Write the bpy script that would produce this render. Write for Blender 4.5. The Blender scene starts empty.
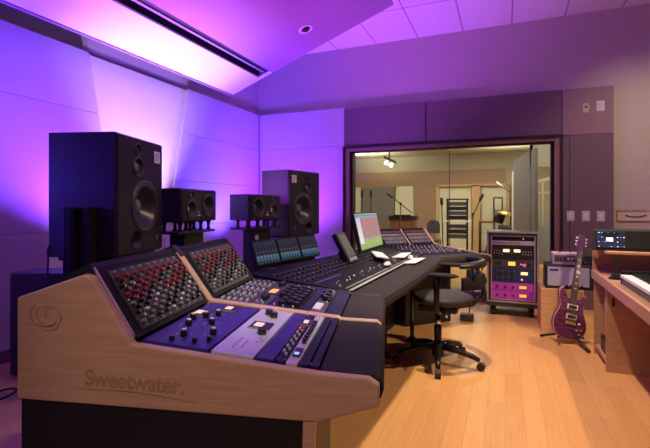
import bpy, bmesh, math, random
from mathutils import Vector, Matrix
random.seed(7)
PI = math.pi
C = bpy.context.scene.collection
V = Vector

# ------------------------------------------------------------------ materials
def mat(name, col, rough=.5, metal=0, noise=0, nscale=12, stretch=(1,1,1), bump=0, bscale=60, emit=None, estr=0, coat=0, spec=.5):
    m = bpy.data.materials.new(name); m.use_nodes = True
    nt = m.node_tree; b = nt.nodes['Principled BSDF']
    b.inputs['Base Color'].default_value = (*col, 1)
    b.inputs['Roughness'].default_value = rough
    b.inputs['Metallic'].default_value = metal
    b.inputs['Coat Weight'].default_value = coat
    b.inputs['Specular IOR Level'].default_value = spec
    if noise or bump:
        tc = nt.nodes.new('ShaderNodeTexCoord'); mp = nt.nodes.new('ShaderNodeMapping')
        mp.inputs['Scale'].default_value = stretch
        nt.links.new(tc.outputs['Object'], mp.inputs['Vector'])
    if noise:
        n = nt.nodes.new('ShaderNodeTexNoise'); n.inputs['Scale'].default_value = nscale; n.inputs['Detail'].default_value = 5
        nt.links.new(mp.outputs['Vector'], n.inputs['Vector'])
        r = nt.nodes.new('ShaderNodeValToRGB')
        r.color_ramp.elements[0].position = .3; r.color_ramp.elements[1].position = .7
        r.color_ramp.elements[0].color = (*[c*(1-noise) for c in col], 1)
        r.color_ramp.elements[1].color = (*[min(1, c*(1+noise)) for c in col], 1)
        nt.links.new(n.outputs['Fac'], r.inputs['Fac']); nt.links.new(r.outputs['Color'], b.inputs['Base Color'])
    if bump:
        n2 = nt.nodes.new('ShaderNodeTexNoise'); n2.inputs['Scale'].default_value = bscale; n2.inputs['Detail'].default_value = 3
        nt.links.new(mp.outputs['Vector'], n2.inputs['Vector'])
        bp = nt.nodes.new('ShaderNodeBump'); bp.inputs['Strength'].default_value = bump; bp.inputs['Distance'].default_value = .01
        nt.links.new(n2.outputs['Fac'], bp.inputs['Height']); nt.links.new(bp.outputs['Normal'], b.inputs['Normal'])
    if emit:
        b.inputs['Emission Color'].default_value = (*emit, 1); b.inputs['Emission Strength'].default_value = estr
    return m

M = {}
M['maple'] = mat('maple', (.60,.37,.235), .42, noise=.10, nscale=5, stretch=(1.2,1.2,14), coat=.1)
M['engrave'] = mat('engraved_maple', (.40,.235,.135), .6, noise=.12, nscale=40)
M['leather'] = mat('black_leather', (.030,.026,.026), .7, noise=.15, nscale=30, bump=.25, bscale=350, spec=.12)
M['black'] = mat('black_paint', (.012,.012,.013), .5, bump=.05, bscale=200)
M['satin'] = mat('black_metal', (.014,.0135,.015), .36, metal=.2)
M['rackface'] = mat('rack_black', (.012,.012,.013), .55, spec=.2)
M['hood'] = mat('hood_black', (.016,.015,.017), .6, spec=.15)
M['surface'] = mat('surface_black', (.008,.008,.010), .6, spec=.08)
M['toolbar'] = mat('lit_toolbar', (.5,.55,.6), .4, emit=(.42,.52,.60), estr=.8)
M['purple'] = mat('blue_purple_panel', (.034,.024,.20), .45, spec=.35)
M['purpledark'] = mat('dark_blue_panel', (.02,.018,.055), .6, spec=.15)
M['silver'] = mat('silver_panel', (.62,.62,.66), .38, metal=.35)
M['chrome'] = mat('chrome', (.75,.75,.78), .2, metal=1)
M['knobblack'] = mat('knob_black', (.013,.013,.014), .32)
M['knobred'] = mat('knob_red', (.26,.03,.035), .28)
M['knobgrey'] = mat('knob_grey', (.20,.195,.205), .26)
M['knobwhite'] = mat('knob_white', (.7,.68,.7), .4)
M['knoborange'] = mat('knob_orange', (.55,.18,.05), .4)
M['btngrey'] = mat('button_grey', (.22,.22,.25), .4)
M['trimmetal'] = mat('trim_metal', (.62,.60,.60), .3, metal=.8)
M['fabric_spk'] = mat('speaker_black', (.042,.038,.044), .42, bump=.1, bscale=300)
M['baffle'] = mat('speaker_baffle', (.02,.019,.018), .6, bump=.1, bscale=300)
M['cone'] = mat('cone_grey', (.05,.046,.045), .32)
M['coneglossy'] = mat('dust_cap', (.22,.21,.20), .2)
M['rubber'] = mat('rubber', (.02,.02,.02), .65)
M['ringmetal'] = mat('driver_ring', (.10,.095,.095), .35, metal=.6)
M['plate'] = mat('logo_plate', (.85,.82,.82), .45)
M['bluebadge'] = mat('badge_blue', (.05,.08,.22), .4)
M['wall'] = mat('wall_paint', (.50,.45,.42), .85, bump=.08, bscale=90)
M['panel_l'] = mat('fabric_panel_light', (.60,.58,.60), .9, bump=.12, bscale=160)
M['stucco'] = mat('stucco', (.74,.72,.74), .9, noise=.06, nscale=110, bump=.4, bscale=120)
M['panel_d'] = mat('fabric_panel_mauve', (.165,.115,.130), .9, bump=.15, bscale=200)
M['panel_p'] = mat('fabric_panel_rose', (.27,.18,.20), .9, bump=.15, bscale=200)
M['cloud'] = mat('cloud_paint', (.70,.68,.70), .8, bump=.05, bscale=60)
M['cloud_shaded'] = mat('cloud_paint_shade_tone', (.34,.22,.36), .8, bump=.05, bscale=60)  # weaker light past the slot is put into this darker purple colour
M['slot'] = mat('slot_dark', (.02,.02,.03), .6)
M['slottrim'] = mat('slot_trim', (.25,.2,.35), .5)
M['frame'] = mat('window_frame_wood', (.26,.16,.11), .5, noise=.15, nscale=8, stretch=(1,1,8))
M['gasket'] = mat('frame_gasket', (.02,.017,.018), .6)
M['deskwood'] = mat('desk_wood', (.46,.25,.13), .42, noise=.14, nscale=4, stretch=(3,3,16), coat=.1)
M['deskedge'] = mat('desk_edge_wood', (.42,.22,.15), .35, noise=.1, nscale=6, stretch=(4,1,8), coat=.2)
M['boxwood'] = mat('plywood', (.55,.31,.13), .45, noise=.12, nscale=5, stretch=(2,2,12))
M['flight'] = mat('flight_case', (.035,.03,.035), .45, noise=.2, nscale=30)
M['caseedge'] = mat('case_aluminium', (.55,.52,.56), .35, metal=.7)
M['navy'] = mat('navy_panel', (.02,.035,.10), .4)
M['magenta'] = mat('magenta_panel', (.50,.05,.55), .38)
M['greyunit'] = mat('dark_grey_panel', (.06,.055,.06), .4)
M['silverstrip'] = mat('grey_strip', (.42,.38,.44), .4)
M['vu_warm'] = mat('vu_warm', (.9,.75,.45), .4, emit=(1,.72,.38), estr=1.1)
M['vu_yellow'] = mat('vu_yellow', (.9,.65,.15), .4, emit=(1,.62,.08), estr=.9)
M['vu_orange'] = mat('vu_orange', (.9,.5,.1), .4, emit=(1,.45,.06), estr=.7)
M['vu_pink'] = mat('vu_pink', (.9,.6,.5), .4, emit=(1,.62,.42), estr=.7)
M['led_white'] = mat('led_white', (.8,.8,.8), .4, emit=(1,1,1), estr=1.0)
M['led_red'] = mat('led_red', (.8,.1,.1), .4, emit=(1,.15,.2), estr=1.5)
M['led_pink'] = mat('led_pink', (.9,.3,.6), .4, emit=(1,.3,.7), estr=1.5)
M['led_yellow'] = mat('led_yellow', (.8,.7,.1), .4, emit=(1,.8,.1), estr=1.3)
M['led_blue'] = mat('led_blue', (.2,.4,.9), .4, emit=(.25,.45,1), estr=1.2)
M['led_green'] = mat('led_green', (.3,.6,.3), .4, emit=(.35,.8,.4), estr=.4)
M['glow_lamp'] = mat('lamp_glow', (1,.9,.7), .4, emit=(1,.86,.62), estr=6)
M['keywhite'] = mat('key_white', (.75,.74,.76), .3)
M['paper'] = mat('paper', (.80,.80,.80), .8)
M['grey_plastic'] = mat('grey_plastic', (.05,.055,.075), .4)
M['switch'] = mat('switch_plate', (.62,.58,.60), .4)
M['beige'] = mat('beige_plate', (.45,.40,.28), .5)
M['hinge'] = mat('plaque_white', (.62,.56,.50), .5)
M['chairseat'] = mat('seat_fabric', (.045,.041,.043), .7, bump=.15, bscale=300)
M['guitarside'] = mat('guitar_side', (.14,.03,.06), .3)
M['binding'] = mat('guitar_binding', (.50,.25,.32), .4)
M['rosewood'] = mat('rosewood', (.075,.045,.04), .45)
M['purplehead'] = mat('headstock', (.12,.045,.15), .3)
M['gold'] = mat('gold_bridge', (.75,.55,.25), .3, metal=.7)
M['cream'] = mat('pickup_ring', (.72,.66,.62), .4)
M['grille'] = mat('amp_grille', (.42,.38,.54), .75, bump=.3, bscale=250)
M['amphead'] = mat('amp_tolex', (.46,.36,.42), .6, bump=.2, bscale=200)
M['ampface'] = mat('amp_face', (.13,.09,.12), .45)
M['live_wall'] = mat('live_wall', (.46,.42,.33), .85, bump=.05)
M['live_wood'] = mat('live_wood', (.34,.22,.15), .55, noise=.12, nscale=5, stretch=(10,10,1))
M['live_grey'] = mat('live_grey', (.20,.18,.185), .85)
M['live_light'] = mat('live_light_panel', (.70,.68,.55), .85)
M['post'] = mat('post_wood', (.55,.37,.2), .5)
M['pianowood'] = mat('organ_wood', (.22,.09,.045), .4, noise=.15, nscale=6, stretch=(8,8,1))
M['bluechair'] = mat('blue_chair', (.05,.055,.08), .6)
M['teal'] = mat('pale_panel', (.45,.50,.46), .7)

def floor_mat():
    m = bpy.data.materials.new('bamboo_floor'); m.use_nodes = True
    nt = m.node_tree; b = nt.nodes['Principled BSDF']
    tc = nt.nodes.new('ShaderNodeTexCoord'); mp = nt.nodes.new('ShaderNodeMapping')
    mp.inputs['Rotation'].default_value = (0,0,PI/2)
    nt.links.new(tc.outputs['Object'], mp.inputs['Vector'])
    br = nt.nodes.new('ShaderNodeTexBrick')
    br.inputs['Scale'].default_value = 1; br.inputs['Brick Width'].default_value = 1.5; br.inputs['Row Height'].default_value = .105
    br.inputs['Mortar Size'].default_value = .0016; br.inputs['Mortar Smooth'].default_value = .1; br.offset = .37
    br.inputs['Color1'].default_value = (.56,.285,.10,1); br.inputs['Color2'].default_value = (.63,.34,.13,1)
    br.inputs['Mortar'].default_value = (.47,.235,.085,1)
    nt.links.new(mp.outputs['Vector'], br.inputs['Vector'])
    mp2 = nt.nodes.new('ShaderNodeMapping'); mp2.inputs['Scale'].default_value = (40,1.5,1)
    nt.links.new(tc.outputs['Object'], mp2.inputs['Vector'])
    n = nt.nodes.new('ShaderNodeTexNoise'); n.inputs['Scale'].default_value = 3; n.inputs['Detail'].default_value = 6
    nt.links.new(mp2.outputs['Vector'], n.inputs['Vector'])
    mx = nt.nodes.new('ShaderNodeMix'); mx.data_type = 'RGBA'; mx.blend_type = 'OVERLAY'
    mx.inputs['Factor'].default_value = .32
    nt.links.new(br.outputs['Color'], mx.inputs['A']); nt.links.new(n.outputs['Color'], mx.inputs['B'])
    hs = nt.nodes.new('ShaderNodeHueSaturation'); hs.inputs['Saturation'].default_value = 1.0
    bw = nt.nodes.new('ShaderNodeRGBToBW'); nt.links.new(n.outputs['Color'], bw.inputs['Color'])
    nt.links.new(bw.outputs['Val'], mx.inputs['B'])
    nt.links.new(mx.outputs['Result'], hs.inputs['Color']); nt.links.new(hs.outputs['Color'], b.inputs['Base Color'])
    b.inputs['Roughness'].default_value = .36
    return m
M['floor'] = floor_mat()

def tile_mat():
    m = bpy.data.materials.new('ceiling_tile'); m.use_nodes = True
    nt = m.node_tree; b = nt.nodes['Principled BSDF']
    tc = nt.nodes.new('ShaderNodeTexCoord')
    br = nt.nodes.new('ShaderNodeTexBrick'); br.offset = 0
    mp = nt.nodes.new('ShaderNodeMapping'); mp.inputs['Location'].default_value = (-.08,-.33,0)
    nt.links.new(tc.outputs['Object'], mp.inputs['Vector']); nt.links.new(mp.outputs['Vector'], br.inputs['Vector'])
    br.inputs['Scale'].default_value = 1; br.inputs['Brick Width'].default_value = .61; br.inputs['Row Height'].default_value = 1.22
    br.inputs['Mortar Size'].default_value = .009
    br.inputs['Color1'].default_value = (.72,.70,.71,1); br.inputs['Color2'].default_value = (.76,.74,.75,1); br.inputs['Mortar'].default_value = (.33,.30,.33,1)
    nt.links.new(br.outputs['Color'], b.inputs['Base Color']); b.inputs['Roughness'].default_value = .9
    return m
M['tile'] = tile_mat()

def glass_mat(name, tint=(.93,.96,.93), gl=.16):
    m = bpy.data.materials.new(name); m.use_nodes = True
    nt = m.node_tree; nt.nodes.remove(nt.nodes['Principled BSDF'])
    out = nt.nodes['Material Output']
    tr = nt.nodes.new('ShaderNodeBsdfTransparent'); tr.inputs['Color'].default_value = (*tint,1)
    g = nt.nodes.new('ShaderNodeBsdfGlossy'); g.inputs['Roughness'].default_value = .01
    fr = nt.nodes.new('ShaderNodeFresnel'); fr.inputs['IOR'].default_value = 1.45
    mx = nt.nodes.new('ShaderNodeMixShader')
    nt.links.new(fr.outputs['Fac'], mx.inputs['Fac']); nt.links.new(tr.outputs[0], mx.inputs[1]); nt.links.new(g.outputs[0], mx.inputs[2])
    nt.links.new(mx.outputs[0], out.inputs['Surface'])
    return m
M['glass'] = glass_mat('window_glass')

def guitar_top_mat():
    m = bpy.data.materials.new('flame_maple_purple'); m.use_nodes = True
    nt = m.node_tree; b = nt.nodes['Principled BSDF']
    tc = nt.nodes.new('ShaderNodeTexCoord'); mp = nt.nodes.new('ShaderNodeMapping'); mp.inputs['Scale'].default_value = (1.5,1,14)
    nt.links.new(tc.outputs['Object'], mp.inputs['Vector'])
    n = nt.nodes.new('ShaderNodeTexNoise'); n.inputs['Scale'].default_value = 6; n.inputs['Detail'].default_value = 3
    nt.links.new(mp.outputs['Vector'], n.inputs['Vector'])
    r = nt.nodes.new('ShaderNodeValToRGB')
    r.color_ramp.elements[0].position = .35; r.color_ramp.elements[1].position = .7
    r.color_ramp.elements[0].color = (.06,.014,.05,1); r.color_ramp.elements[1].color = (.20,.05,.12,1)
    nt.links.new(n.outputs['Fac'], r.inputs['Fac']); nt.links.new(r.outputs['Color'], b.inputs['Base Color'])
    b.inputs['Roughness'].default_value = .22; b.inputs['Coat Weight'].default_value = .6
    return m
M['flame'] = guitar_top_mat()

def screen_mat(name, kind):
    """a lit display: bands computed from object coordinates (x across, z up)"""
    m = bpy.data.materials.new(name); m.use_nodes = True
    nt = m.node_tree; b = nt.nodes['Principled BSDF']
    b.inputs['Base Color'].default_value = (.02,.02,.025,1); b.inputs['Roughness'].default_value = .25
    tc = nt.nodes.new('ShaderNodeTexCoord'); sp = nt.nodes.new('ShaderNodeSeparateXYZ')
    nt.links.new(tc.outputs['Object'], sp.inputs[0])
    r = nt.nodes.new('ShaderNodeValToRGB'); r.color_ramp.interpolation = 'CONSTANT'
    mr = nt.nodes.new('ShaderNodeMapRange')
    nt.links.new(sp.outputs['Z'], mr.inputs['Value'])
    e = r.color_ramp.elements
    if kind == 'daw':
        mr.inputs['From Min'].default_value = 0; mr.inputs['From Max'].default_value = .35
        stops = [(0,(.30,.48,.16)),(.10,(.42,.52,.13)),(.24,(.34,.42,.40)),(.30,(.48,.24,.24)),(.55,(.40,.26,.30)),(.62,(.52,.22,.25)),(.84,(.30,.40,.46)),(.9,(.12,.2,.26)),(.93,(.42,.52,.60))]
    else:
        mr.inputs['From Min'].default_value = 0; mr.inputs['From Max'].default_value = .16
        stops = [(0,(.05,.12,.2)),(.12,(.10,.30,.48)),(.25,(.28,.42,.62)),(.34,(.035,.05,.085)),(.48,(.20,.26,.36)),(.51,(.03,.05,.09)),(.74,(.045,.08,.13)),(.95,(.02,.03,.05))]
    e[0].position = 0; e[0].color = (*stops[0][1],1); e[1].position = stops[1][0]; e[1].color = (*stops[1][1],1)
    for p, c in stops[2:]:
        k = e.new(p); k.color = (*c,1)
    nt.links.new(mr.outputs[0], r.inputs['Fac'])
    w = nt.nodes.new('ShaderNodeTexWave'); w.wave_type = 'BANDS'; w.bands_direction = 'X'
    w.inputs['Scale'].default_value = 5 if kind == 'daw' else 9
    w.inputs['Distortion'].default_value = 3 if kind == 'daw' else 0
    nt.links.new(tc.outputs['Object'], w.inputs['Vector'])
    mx = nt.nodes.new('ShaderNodeMix'); mx.data_type = 'RGBA'; mx.blend_type = 'MULTIPLY'
    mx.inputs['Factor'].default_value = .25 if kind == 'daw' else .75
    nt.links.new(r.outputs['Color'], mx.inputs['A']); nt.links.new(w.outputs['Color'], mx.inputs['B'])
    nt.links.new(mx.outputs['Result'], b.inputs['Emission Color']); b.inputs['Emission Strength'].default_value = 1.0 if kind == 'daw' else .42
    return m
M['daw'] = screen_mat('session_screen','daw'); M['meters'] = screen_mat('meter_screen','meters')

# ------------------------------------------------------------------ mesh builder
class MB:
    def __init__(s): s.bm = bmesh.new(); s.mats = []
    def mi(s, m):
        m = M[m]
        if m not in s.mats: s.mats.append(m)
        return s.mats.index(m)
    def face(s, vs, i):
        try: f = s.bm.faces.new(vs); f.material_index = i; return f
        except ValueError: return None
    def hexa(s, P8, m):     # bottom 4 (ccw), top 4
        i = s.mi(m); v = [s.bm.verts.new(p) for p in P8]
        for q in ((3,2,1,0),(4,5,6,7),(0,1,5,4),(1,2,6,5),(2,3,7,6),(3,0,4,7)): s.face([v[k] for k in q], i)
        return s
    def box(s, a, b, m):
        x0,y0,z0 = a; x1,y1,z1 = b
        return s.hexa([(x0,y0,z0),(x1,y0,z0),(x1,y1,z0),(x0,y1,z0),(x0,y0,z1),(x1,y0,z1),(x1,y1,z1),(x0,y1,z1)], m)
    def loft(s, A, B, m, caps=True):     # two polygons with the same count
        i = s.mi(m); a = [s.bm.verts.new(p) for p in A]; b = [s.bm.verts.new(p) for p in B]; n = len(a)
        for k in range(n): s.face([a[k], a[(k+1)%n], b[(k+1)%n], b[k]], i)
        if caps: s.face(a[::-1], i); s.face(b, i)
        return s
    def prism(s, poly, d, m): return s.loft(poly, [V(p)+V(d) for p in poly], m)
    def rings(s, R, m, cap0=True, cap1=True, smooth=True):
        i = s.mi(m); rs = [[s.bm.verts.new(p) for p in r] for r in R]; n = len(rs[0])
        for a, b in zip(rs, rs[1:]):
            for k in range(n):
                f = s.face([a[k], a[(k+1)%n], b[(k+1)%n], b[k]], i)
                if f: f.smooth = smooth
        if cap0: s.face(rs[0][::-1], i)
        if cap1: s.face(rs[-1], i)
        return s
    def lathe(s, prof, o, ax, m, seg=20, cap0=True, cap1=True):   # prof: list of (r, h) along axis
        o = V(o); ax = V(ax).normalized(); q = ax.to_track_quat('Z','Y').to_matrix()
        ex, ey = q.col[0], q.col[1]
        R = [[o + ax*h + (ex*math.cos(2*PI*k/seg) + ey*math.sin(2*PI*k/seg))*max(r,1e-4) for k in range(seg)] for r, h in prof]
        return s.rings(R, m, cap0, cap1)
    def cyl(s, a, b, r, m, r2=None, seg=14):
        a = V(a); b = V(b); return s.lathe([(r,0),(r if r2 is None else r2,(b-a).length)], a, b-a, m, seg)
    def tube(s, pts, r, m, seg=8):
        pts = [V(p) for p in pts]; R = []; prev = None
        for k, p in enumerate(pts):
            t = (pts[min(k+1,len(pts)-1)] - pts[max(k-1,0)]).normalized()
            if prev is None: ex = t.orthogonal().normalized()
            else: ex = (prev - t*prev.dot(t)).normalized()
            prev = ex; ey = t.cross(ex)
            rr = r[k] if isinstance(r, (list,tuple)) else r
            R.append([p + (ex*math.cos(2*PI*j/seg) + ey*math.sin(2*PI*j/seg))*rr for j in range(seg)])
        return s.rings(R, m)
    def mesh(s, name, M4=None):
        bmesh.ops.recalc_face_normals(s.bm, faces=s.bm.faces)
        if M4: s.bm.transform(M4)
        me = bpy.data.meshes.new(name); s.bm.to_mesh(me); s.bm.free()
        for m in s.mats: me.materials.append(m)
        return me

WM = {}      # world matrices of roots and parts, by object name
def link(name, me, parent=None, W=None):
    """link a mesh (or None for an Empty) with the world matrix W"""
    o = bpy.data.objects.new(name, me); C.objects.link(o)
    W = W or Matrix()
    if parent: o.parent = parent; o.matrix_basis = WM[parent.name].inverted() @ W
    else: o.matrix_basis = W
    WM[o.name] = W.copy()
    return o
def part(name, mb, parent, bevel=0, seg=2):
    """mesh given in world coordinates, linked under a parent with the parent's own frame"""
    W = WM[parent.name]
    o = link(name, mb.mesh(name, W.inverted()), parent, W)
    if bevel: bev(o, bevel, seg)
    return o
def bev(o, w, seg=2):
    md = o.modifiers.new('bevel','BEVEL'); md.width = w; md.segments = seg; md.limit_method = 'ANGLE'; md.angle_limit = math.radians(40)
def tag(o, label, cat, group=None):
    o['label'] = label; o['category'] = cat
    if group: o['group'] = group
    return o
def thing(name, label, cat, loc, rz=0, group=None):
    return tag(link(name, None, None, Matrix.Translation(loc) @ Matrix.Rotation(rz,4,'Z')), label, cat, group)
def single(name, mb, label, cat, loc, group=None, bevel=0, W=None):
    W = W or Matrix.Translation(loc)
    o = link(name, mb.mesh(name, W.inverted()), None, W)
    if bevel: bev(o, bevel)
    return tag(o, label, cat, group)
def struct(name, mb, bevel=0, parent=None):
    o = link(name, mb.mesh(name), parent, Matrix())
    if bevel: bev(o, bevel)
    if not parent: o['kind'] = 'structure'
    return o
def dup_tree(o, W, parent=None):
    """copy of a thing with its parts and their sub-parts at world matrix W"""
    c = o.copy(); C.objects.link(c); c.parent = parent
    c.matrix_basis = (WM[parent.name].inverted() @ W) if parent else W
    WM[c.name] = W.copy()
    for ch in list(o.children):
        dup_tree(ch, W @ WM[o.name].inverted() @ WM[ch.name], c)
    return c
def text_mesh(body, size, extrude, m, spacing=1.0):
    cu = bpy.data.curves.new('lettering','FONT'); cu.body = body; cu.size = size; cu.extrude = extrude
    cu.space_character = spacing; cu.offset = size*.022
    t = bpy.data.objects.new('lettering', cu); C.objects.link(t)
    dg = bpy.context.evaluated_depsgraph_get(); dg.update()
    me = bpy.data.meshes.new_from_object(t.evaluated_get(dg))
    bpy.data.objects.remove(t); me.materials.clear(); me.materials.append(M[m])
    return me

class Surf:
    """bilinear patch: u along, v from front to back"""
    def __init__(s, p00, p10, p01, p11): s.p = [V(p00),V(p10),V(p01),V(p11)]
    def at(s, u, v, h=0):
        a,b,c,d = s.p; p = (a*(1-u)+b*u)*(1-v) + (c*(1-u)+d*u)*v
        return p + s.n(u,v)*h if h else p
    def n(s, u=.5, v=.5):
        a,b,c,d = s.p
        du = (b-a)*(1-v)+(d-c)*v; dv = (c-a)*(1-u)+(d-b)*u
        return du.cross(dv).normalized() if du.cross(dv).z > 0 else dv.cross(du).normalized()
    def fr(s, u, v, h=0):
        a,b,c,d = s.p; ex = ((b-a)*(1-v)+(d-c)*v).normalized(); n = s.n(u,v); ey = n.cross(ex)
        m = Matrix((ex,ey,n)).transposed().to_4x4(); m.translation = s.at(u,v,h); return m
    def slab(s, u0,u1,v0,v1,h0,h1,m, mb=None):
        mb = mb or MB(); q = [(u0,v0),(u1,v0),(u1,v1),(u0,v1)]
        return mb.hexa([s.at(u,v,h0) for u,v in q]+[s.at(u,v,h1) for u,v in q], m)
    def sub(s, u0,u1,v0,v1,h=0): return Surf(s.at(u0,v0,h), s.at(u1,v0,h), s.at(u0,v1,h), s.at(u1,v1,h))

# shared small meshes (z up)
def knob_mesh(r, h, m, top=None, seg=12, name='knob'):
    mb = MB().lathe([(r,0),(r,h*.85),(r*.86,h)], (0,0,0), (0,0,1), m, seg)
    if top: mb.lathe([(r*.72,h),(r*.68,h*1.1)], (0,0,0), (0,0,1), top, seg)
    return mb.mesh(name)
KN = dict(big=knob_mesh(.0115,.022,'knobblack','knobwhite'), mid=knob_mesh(.008,.018,'knobblack'), midw=knob_mesh(.008,.016,'knobblack','knobgrey'),
          red=knob_mesh(.0082,.016,'knobred',None,10), grey=knob_mesh(.0078,.015,'knobgrey',None,10), blk=knob_mesh(.0078,.016,'knobblack','knobgrey',10),
          white=knob_mesh(.006,.012,'knobwhite',None,8), wsmall=knob_mesh(.0042,.010,'knobwhite',None,8), enc=knob_mesh(.0065,.014,'knobblack','btngrey',8),
          orange=knob_mesh(.007,.014,'knoborange',None,10), pinkish=knob_mesh(.005,.012,'knobgrey',None,8), huge=knob_mesh(.016,.022,'knobblack'))
BTN = {}
def btn(m, a=.012, b=.008, h=.004):
    k = (m,a,b,h)
    if k not in BTN: BTN[k] = MB().box((-a/2,-b/2,0),(a/2,b/2,h),m).mesh('button')
    return BTN[k]

# ------------------------------------------------------------------ the room
H_TILE = 3.65
struct('floor', MB().box((-5.2,-2.6,-.1),(3.4,15.2,0),'floor'))
struct('ceiling', MB().box((-3.9,-2.6,H_TILE),(3.4,6.4,H_TILE+.12),'tile'))
wl = MB().box((-3.95,-2.6,0),(-3.763,6.4,H_TILE),'wall'); struct('wall_left', wl)
struct('wall_right', MB().box((3.2,-2.6,0),(3.4,6.4,H_TILE),'wall'))
struct('wall_back', MB().box((-3.95,-2.6,0),(3.4,-2.4,H_TILE),'wall'))
# wall with the window (opening X -2.218..0.638, Z 0.06..2.125)
WX0, WX1, WZ0, WZ1 = -2.225, .645, .06, 2.13
wf = MB()
wf.box((-3.763,6.2,0),(WX0,6.4,H_TILE),'wall'); wf.box((WX1,6.2,0),(3.2,6.4,H_TILE),'wall')
wf.box((WX0,6.2,WZ1),(WX1,6.4,H_TILE),'wall'); wf.box((WX0,6.2,0),(WX1,6.4,WZ0),'wall')
struct('wall_front', wf)
# acoustic panels on the wall with the window
pf = MB().box((-3.70,6.145,0),(-2.235,6.2,2.169),'panel_l'); pf.box((-3.70,6.145,2.173),(-2.235,6.2,2.74),'panel_l')
struct('trim_1', pf, .003)
pf = MB().box((-2.225,6.12,2.155),(-1.022,6.2,2.71),'panel_d'); struct('trim_2', pf, .006)
pf = MB().box((-1.010,6.12,2.155),(.655,6.2,2.71),'panel_d'); struct('trim_3', pf, .006)
pf = MB().box((.655,6.10,2.135),(1.195,6.2,2.70),'panel_p'); struct('trim_4', pf, .006)
pf = MB().box((.735,6.10,0),(1.195,6.2,2.133),'panel_d'); pf.box((.66,6.11,0),(.735,6.2,2.133),'panel_d'); struct('trim_5', pf, .006)
# acoustic panels on the wall at the left, ends sloped beside the bare plaster strip
XL = -3.763; XP = -3.71
def slope_panel(name, ya, yb, ya2, yb2, rows):
    mb = MB()
    z0t, z1t = 0, 2.745
    for z0, z1 in rows:
        f = lambda y, y2, z: y2 + (y-y2)*(z/2.745)
        A = [(XP,f(ya,ya2,z0),z0),(XP,f(yb,yb2,z0),z0),(XP,f(yb,yb2,z1),z1),(XP,f(ya,ya2,z1),z1)]
        mb.prism(A, (-.05,0,0), 'panel_l')
    struct(name, mb, .003)
slope_panel('trim_6', -2.3, 3.006, -2.3, 3.545, [(0,1.027),(1.031,2.171),(2.175,2.745)])
slope_panel('trim_7', 4.443, 6.14, 3.85, 6.14, [(0,1.027),(1.031,1.577),(1.581,2.171),(2.175,2.745)])
mb = MB().prism([(XL+.012,3.0,0),(XL+.012,4.46,0),(XL+.012,4.46,2.735),(XL+.012,3.0,2.735)], (-.01,0,0), 'stucco'); struct('trim_8', mb)
struct('baseboard_left', MB().box((XP,-2.3,0),(XP+.015,6.1,.1),'panel_d'))
struct('baseboard_front', MB().box((1.195,6.185,0),(3.2,6.2,.1),'panel_d'))

# hanging sloped ceiling cloud with a slot
S = .3735
def cz(x): return 2.80 + S*(x+3.49)
def cloudpiece(mb, x0, x1, y0, y1, m, t=.035, dz=0):
    mb.hexa([(x0,y0,cz(x0)+dz),(x1,y0,cz(x1)+dz),(x1,y1,cz(x1)+dz),(x0,y1,cz(x0)+dz),(x0,y0,cz(x0)+dz+t),(x1,y0,cz(x1)+dz+t),(x1,y1,cz(x1)+dz+t),(x0,y1,cz(x0)+dz+t)], m)
YC = 5.075; SX0, SX1, SY1 = -3.03, -2.86, 5.0
cl = MB(); cloudpiece(cl, -3.49, SX0, -2.3, YC, 'cloud'); cloudpiece(cl, SX0, SX1, SY1, YC, 'cloud')
cloudpiece(cl, SX1, -1.21, -2.3, YC, 'cloud_shaded')
cl.hexa([(-3.50,-2.3,cz(-3.5)-.012),(-3.48,-2.3,cz(-3.48)-.012),(-3.48,YC,cz(-3.48)-.012),(-3.50,YC,cz(-3.5)-.012),(-3.50,-2.3,cz(-3.5)+.05),(-3.48,-2.3,cz(-3.48)+.05),(-3.48,YC,cz(-3.48)+.05),(-3.50,YC,cz(-3.5)+.05)],'panel_p')
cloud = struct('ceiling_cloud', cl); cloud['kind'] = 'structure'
sl = MB(); cloudpiece(sl, SX0, SX1, -2.3, SY1, 'slot', .03, .09)
for x0, x1 in ((SX0,SX0+.02),(SX1-.02,SX1)): cloudpiece(sl, x0, x1, -2.3, SY1, 'slot', .12, 0)
cloudpiece(sl, SX0, SX1, SY1-.02, SY1, 'slottrim', .12, 0); cloudpiece(sl, -2.955, -2.93, -2.3, SY1-.02, 'slottrim', .02, .02)
struct('trim_9', sl)
# small round sprinkler in the cloud
n = V((S,0,-1)).normalized(); p = V((-2.13,4.56,cz(-2.13)))
t = thing('ceiling_sprinkler', 'small round chrome sprinkler head set in the sloped ceiling', 'sprinkler', p)
part('escutcheon', MB().lathe([(.085,0),(.085,.006),(.062,.010),(.055,.004)], p, n, 'paper', 24, False, False), t)
part('nozzle', MB().lathe([(.05,.003),(.05,.006),(.02,.007),(.02,.016),(.035,.018),(.035,.022)], p, n, 'gasket', 14), t)

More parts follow.
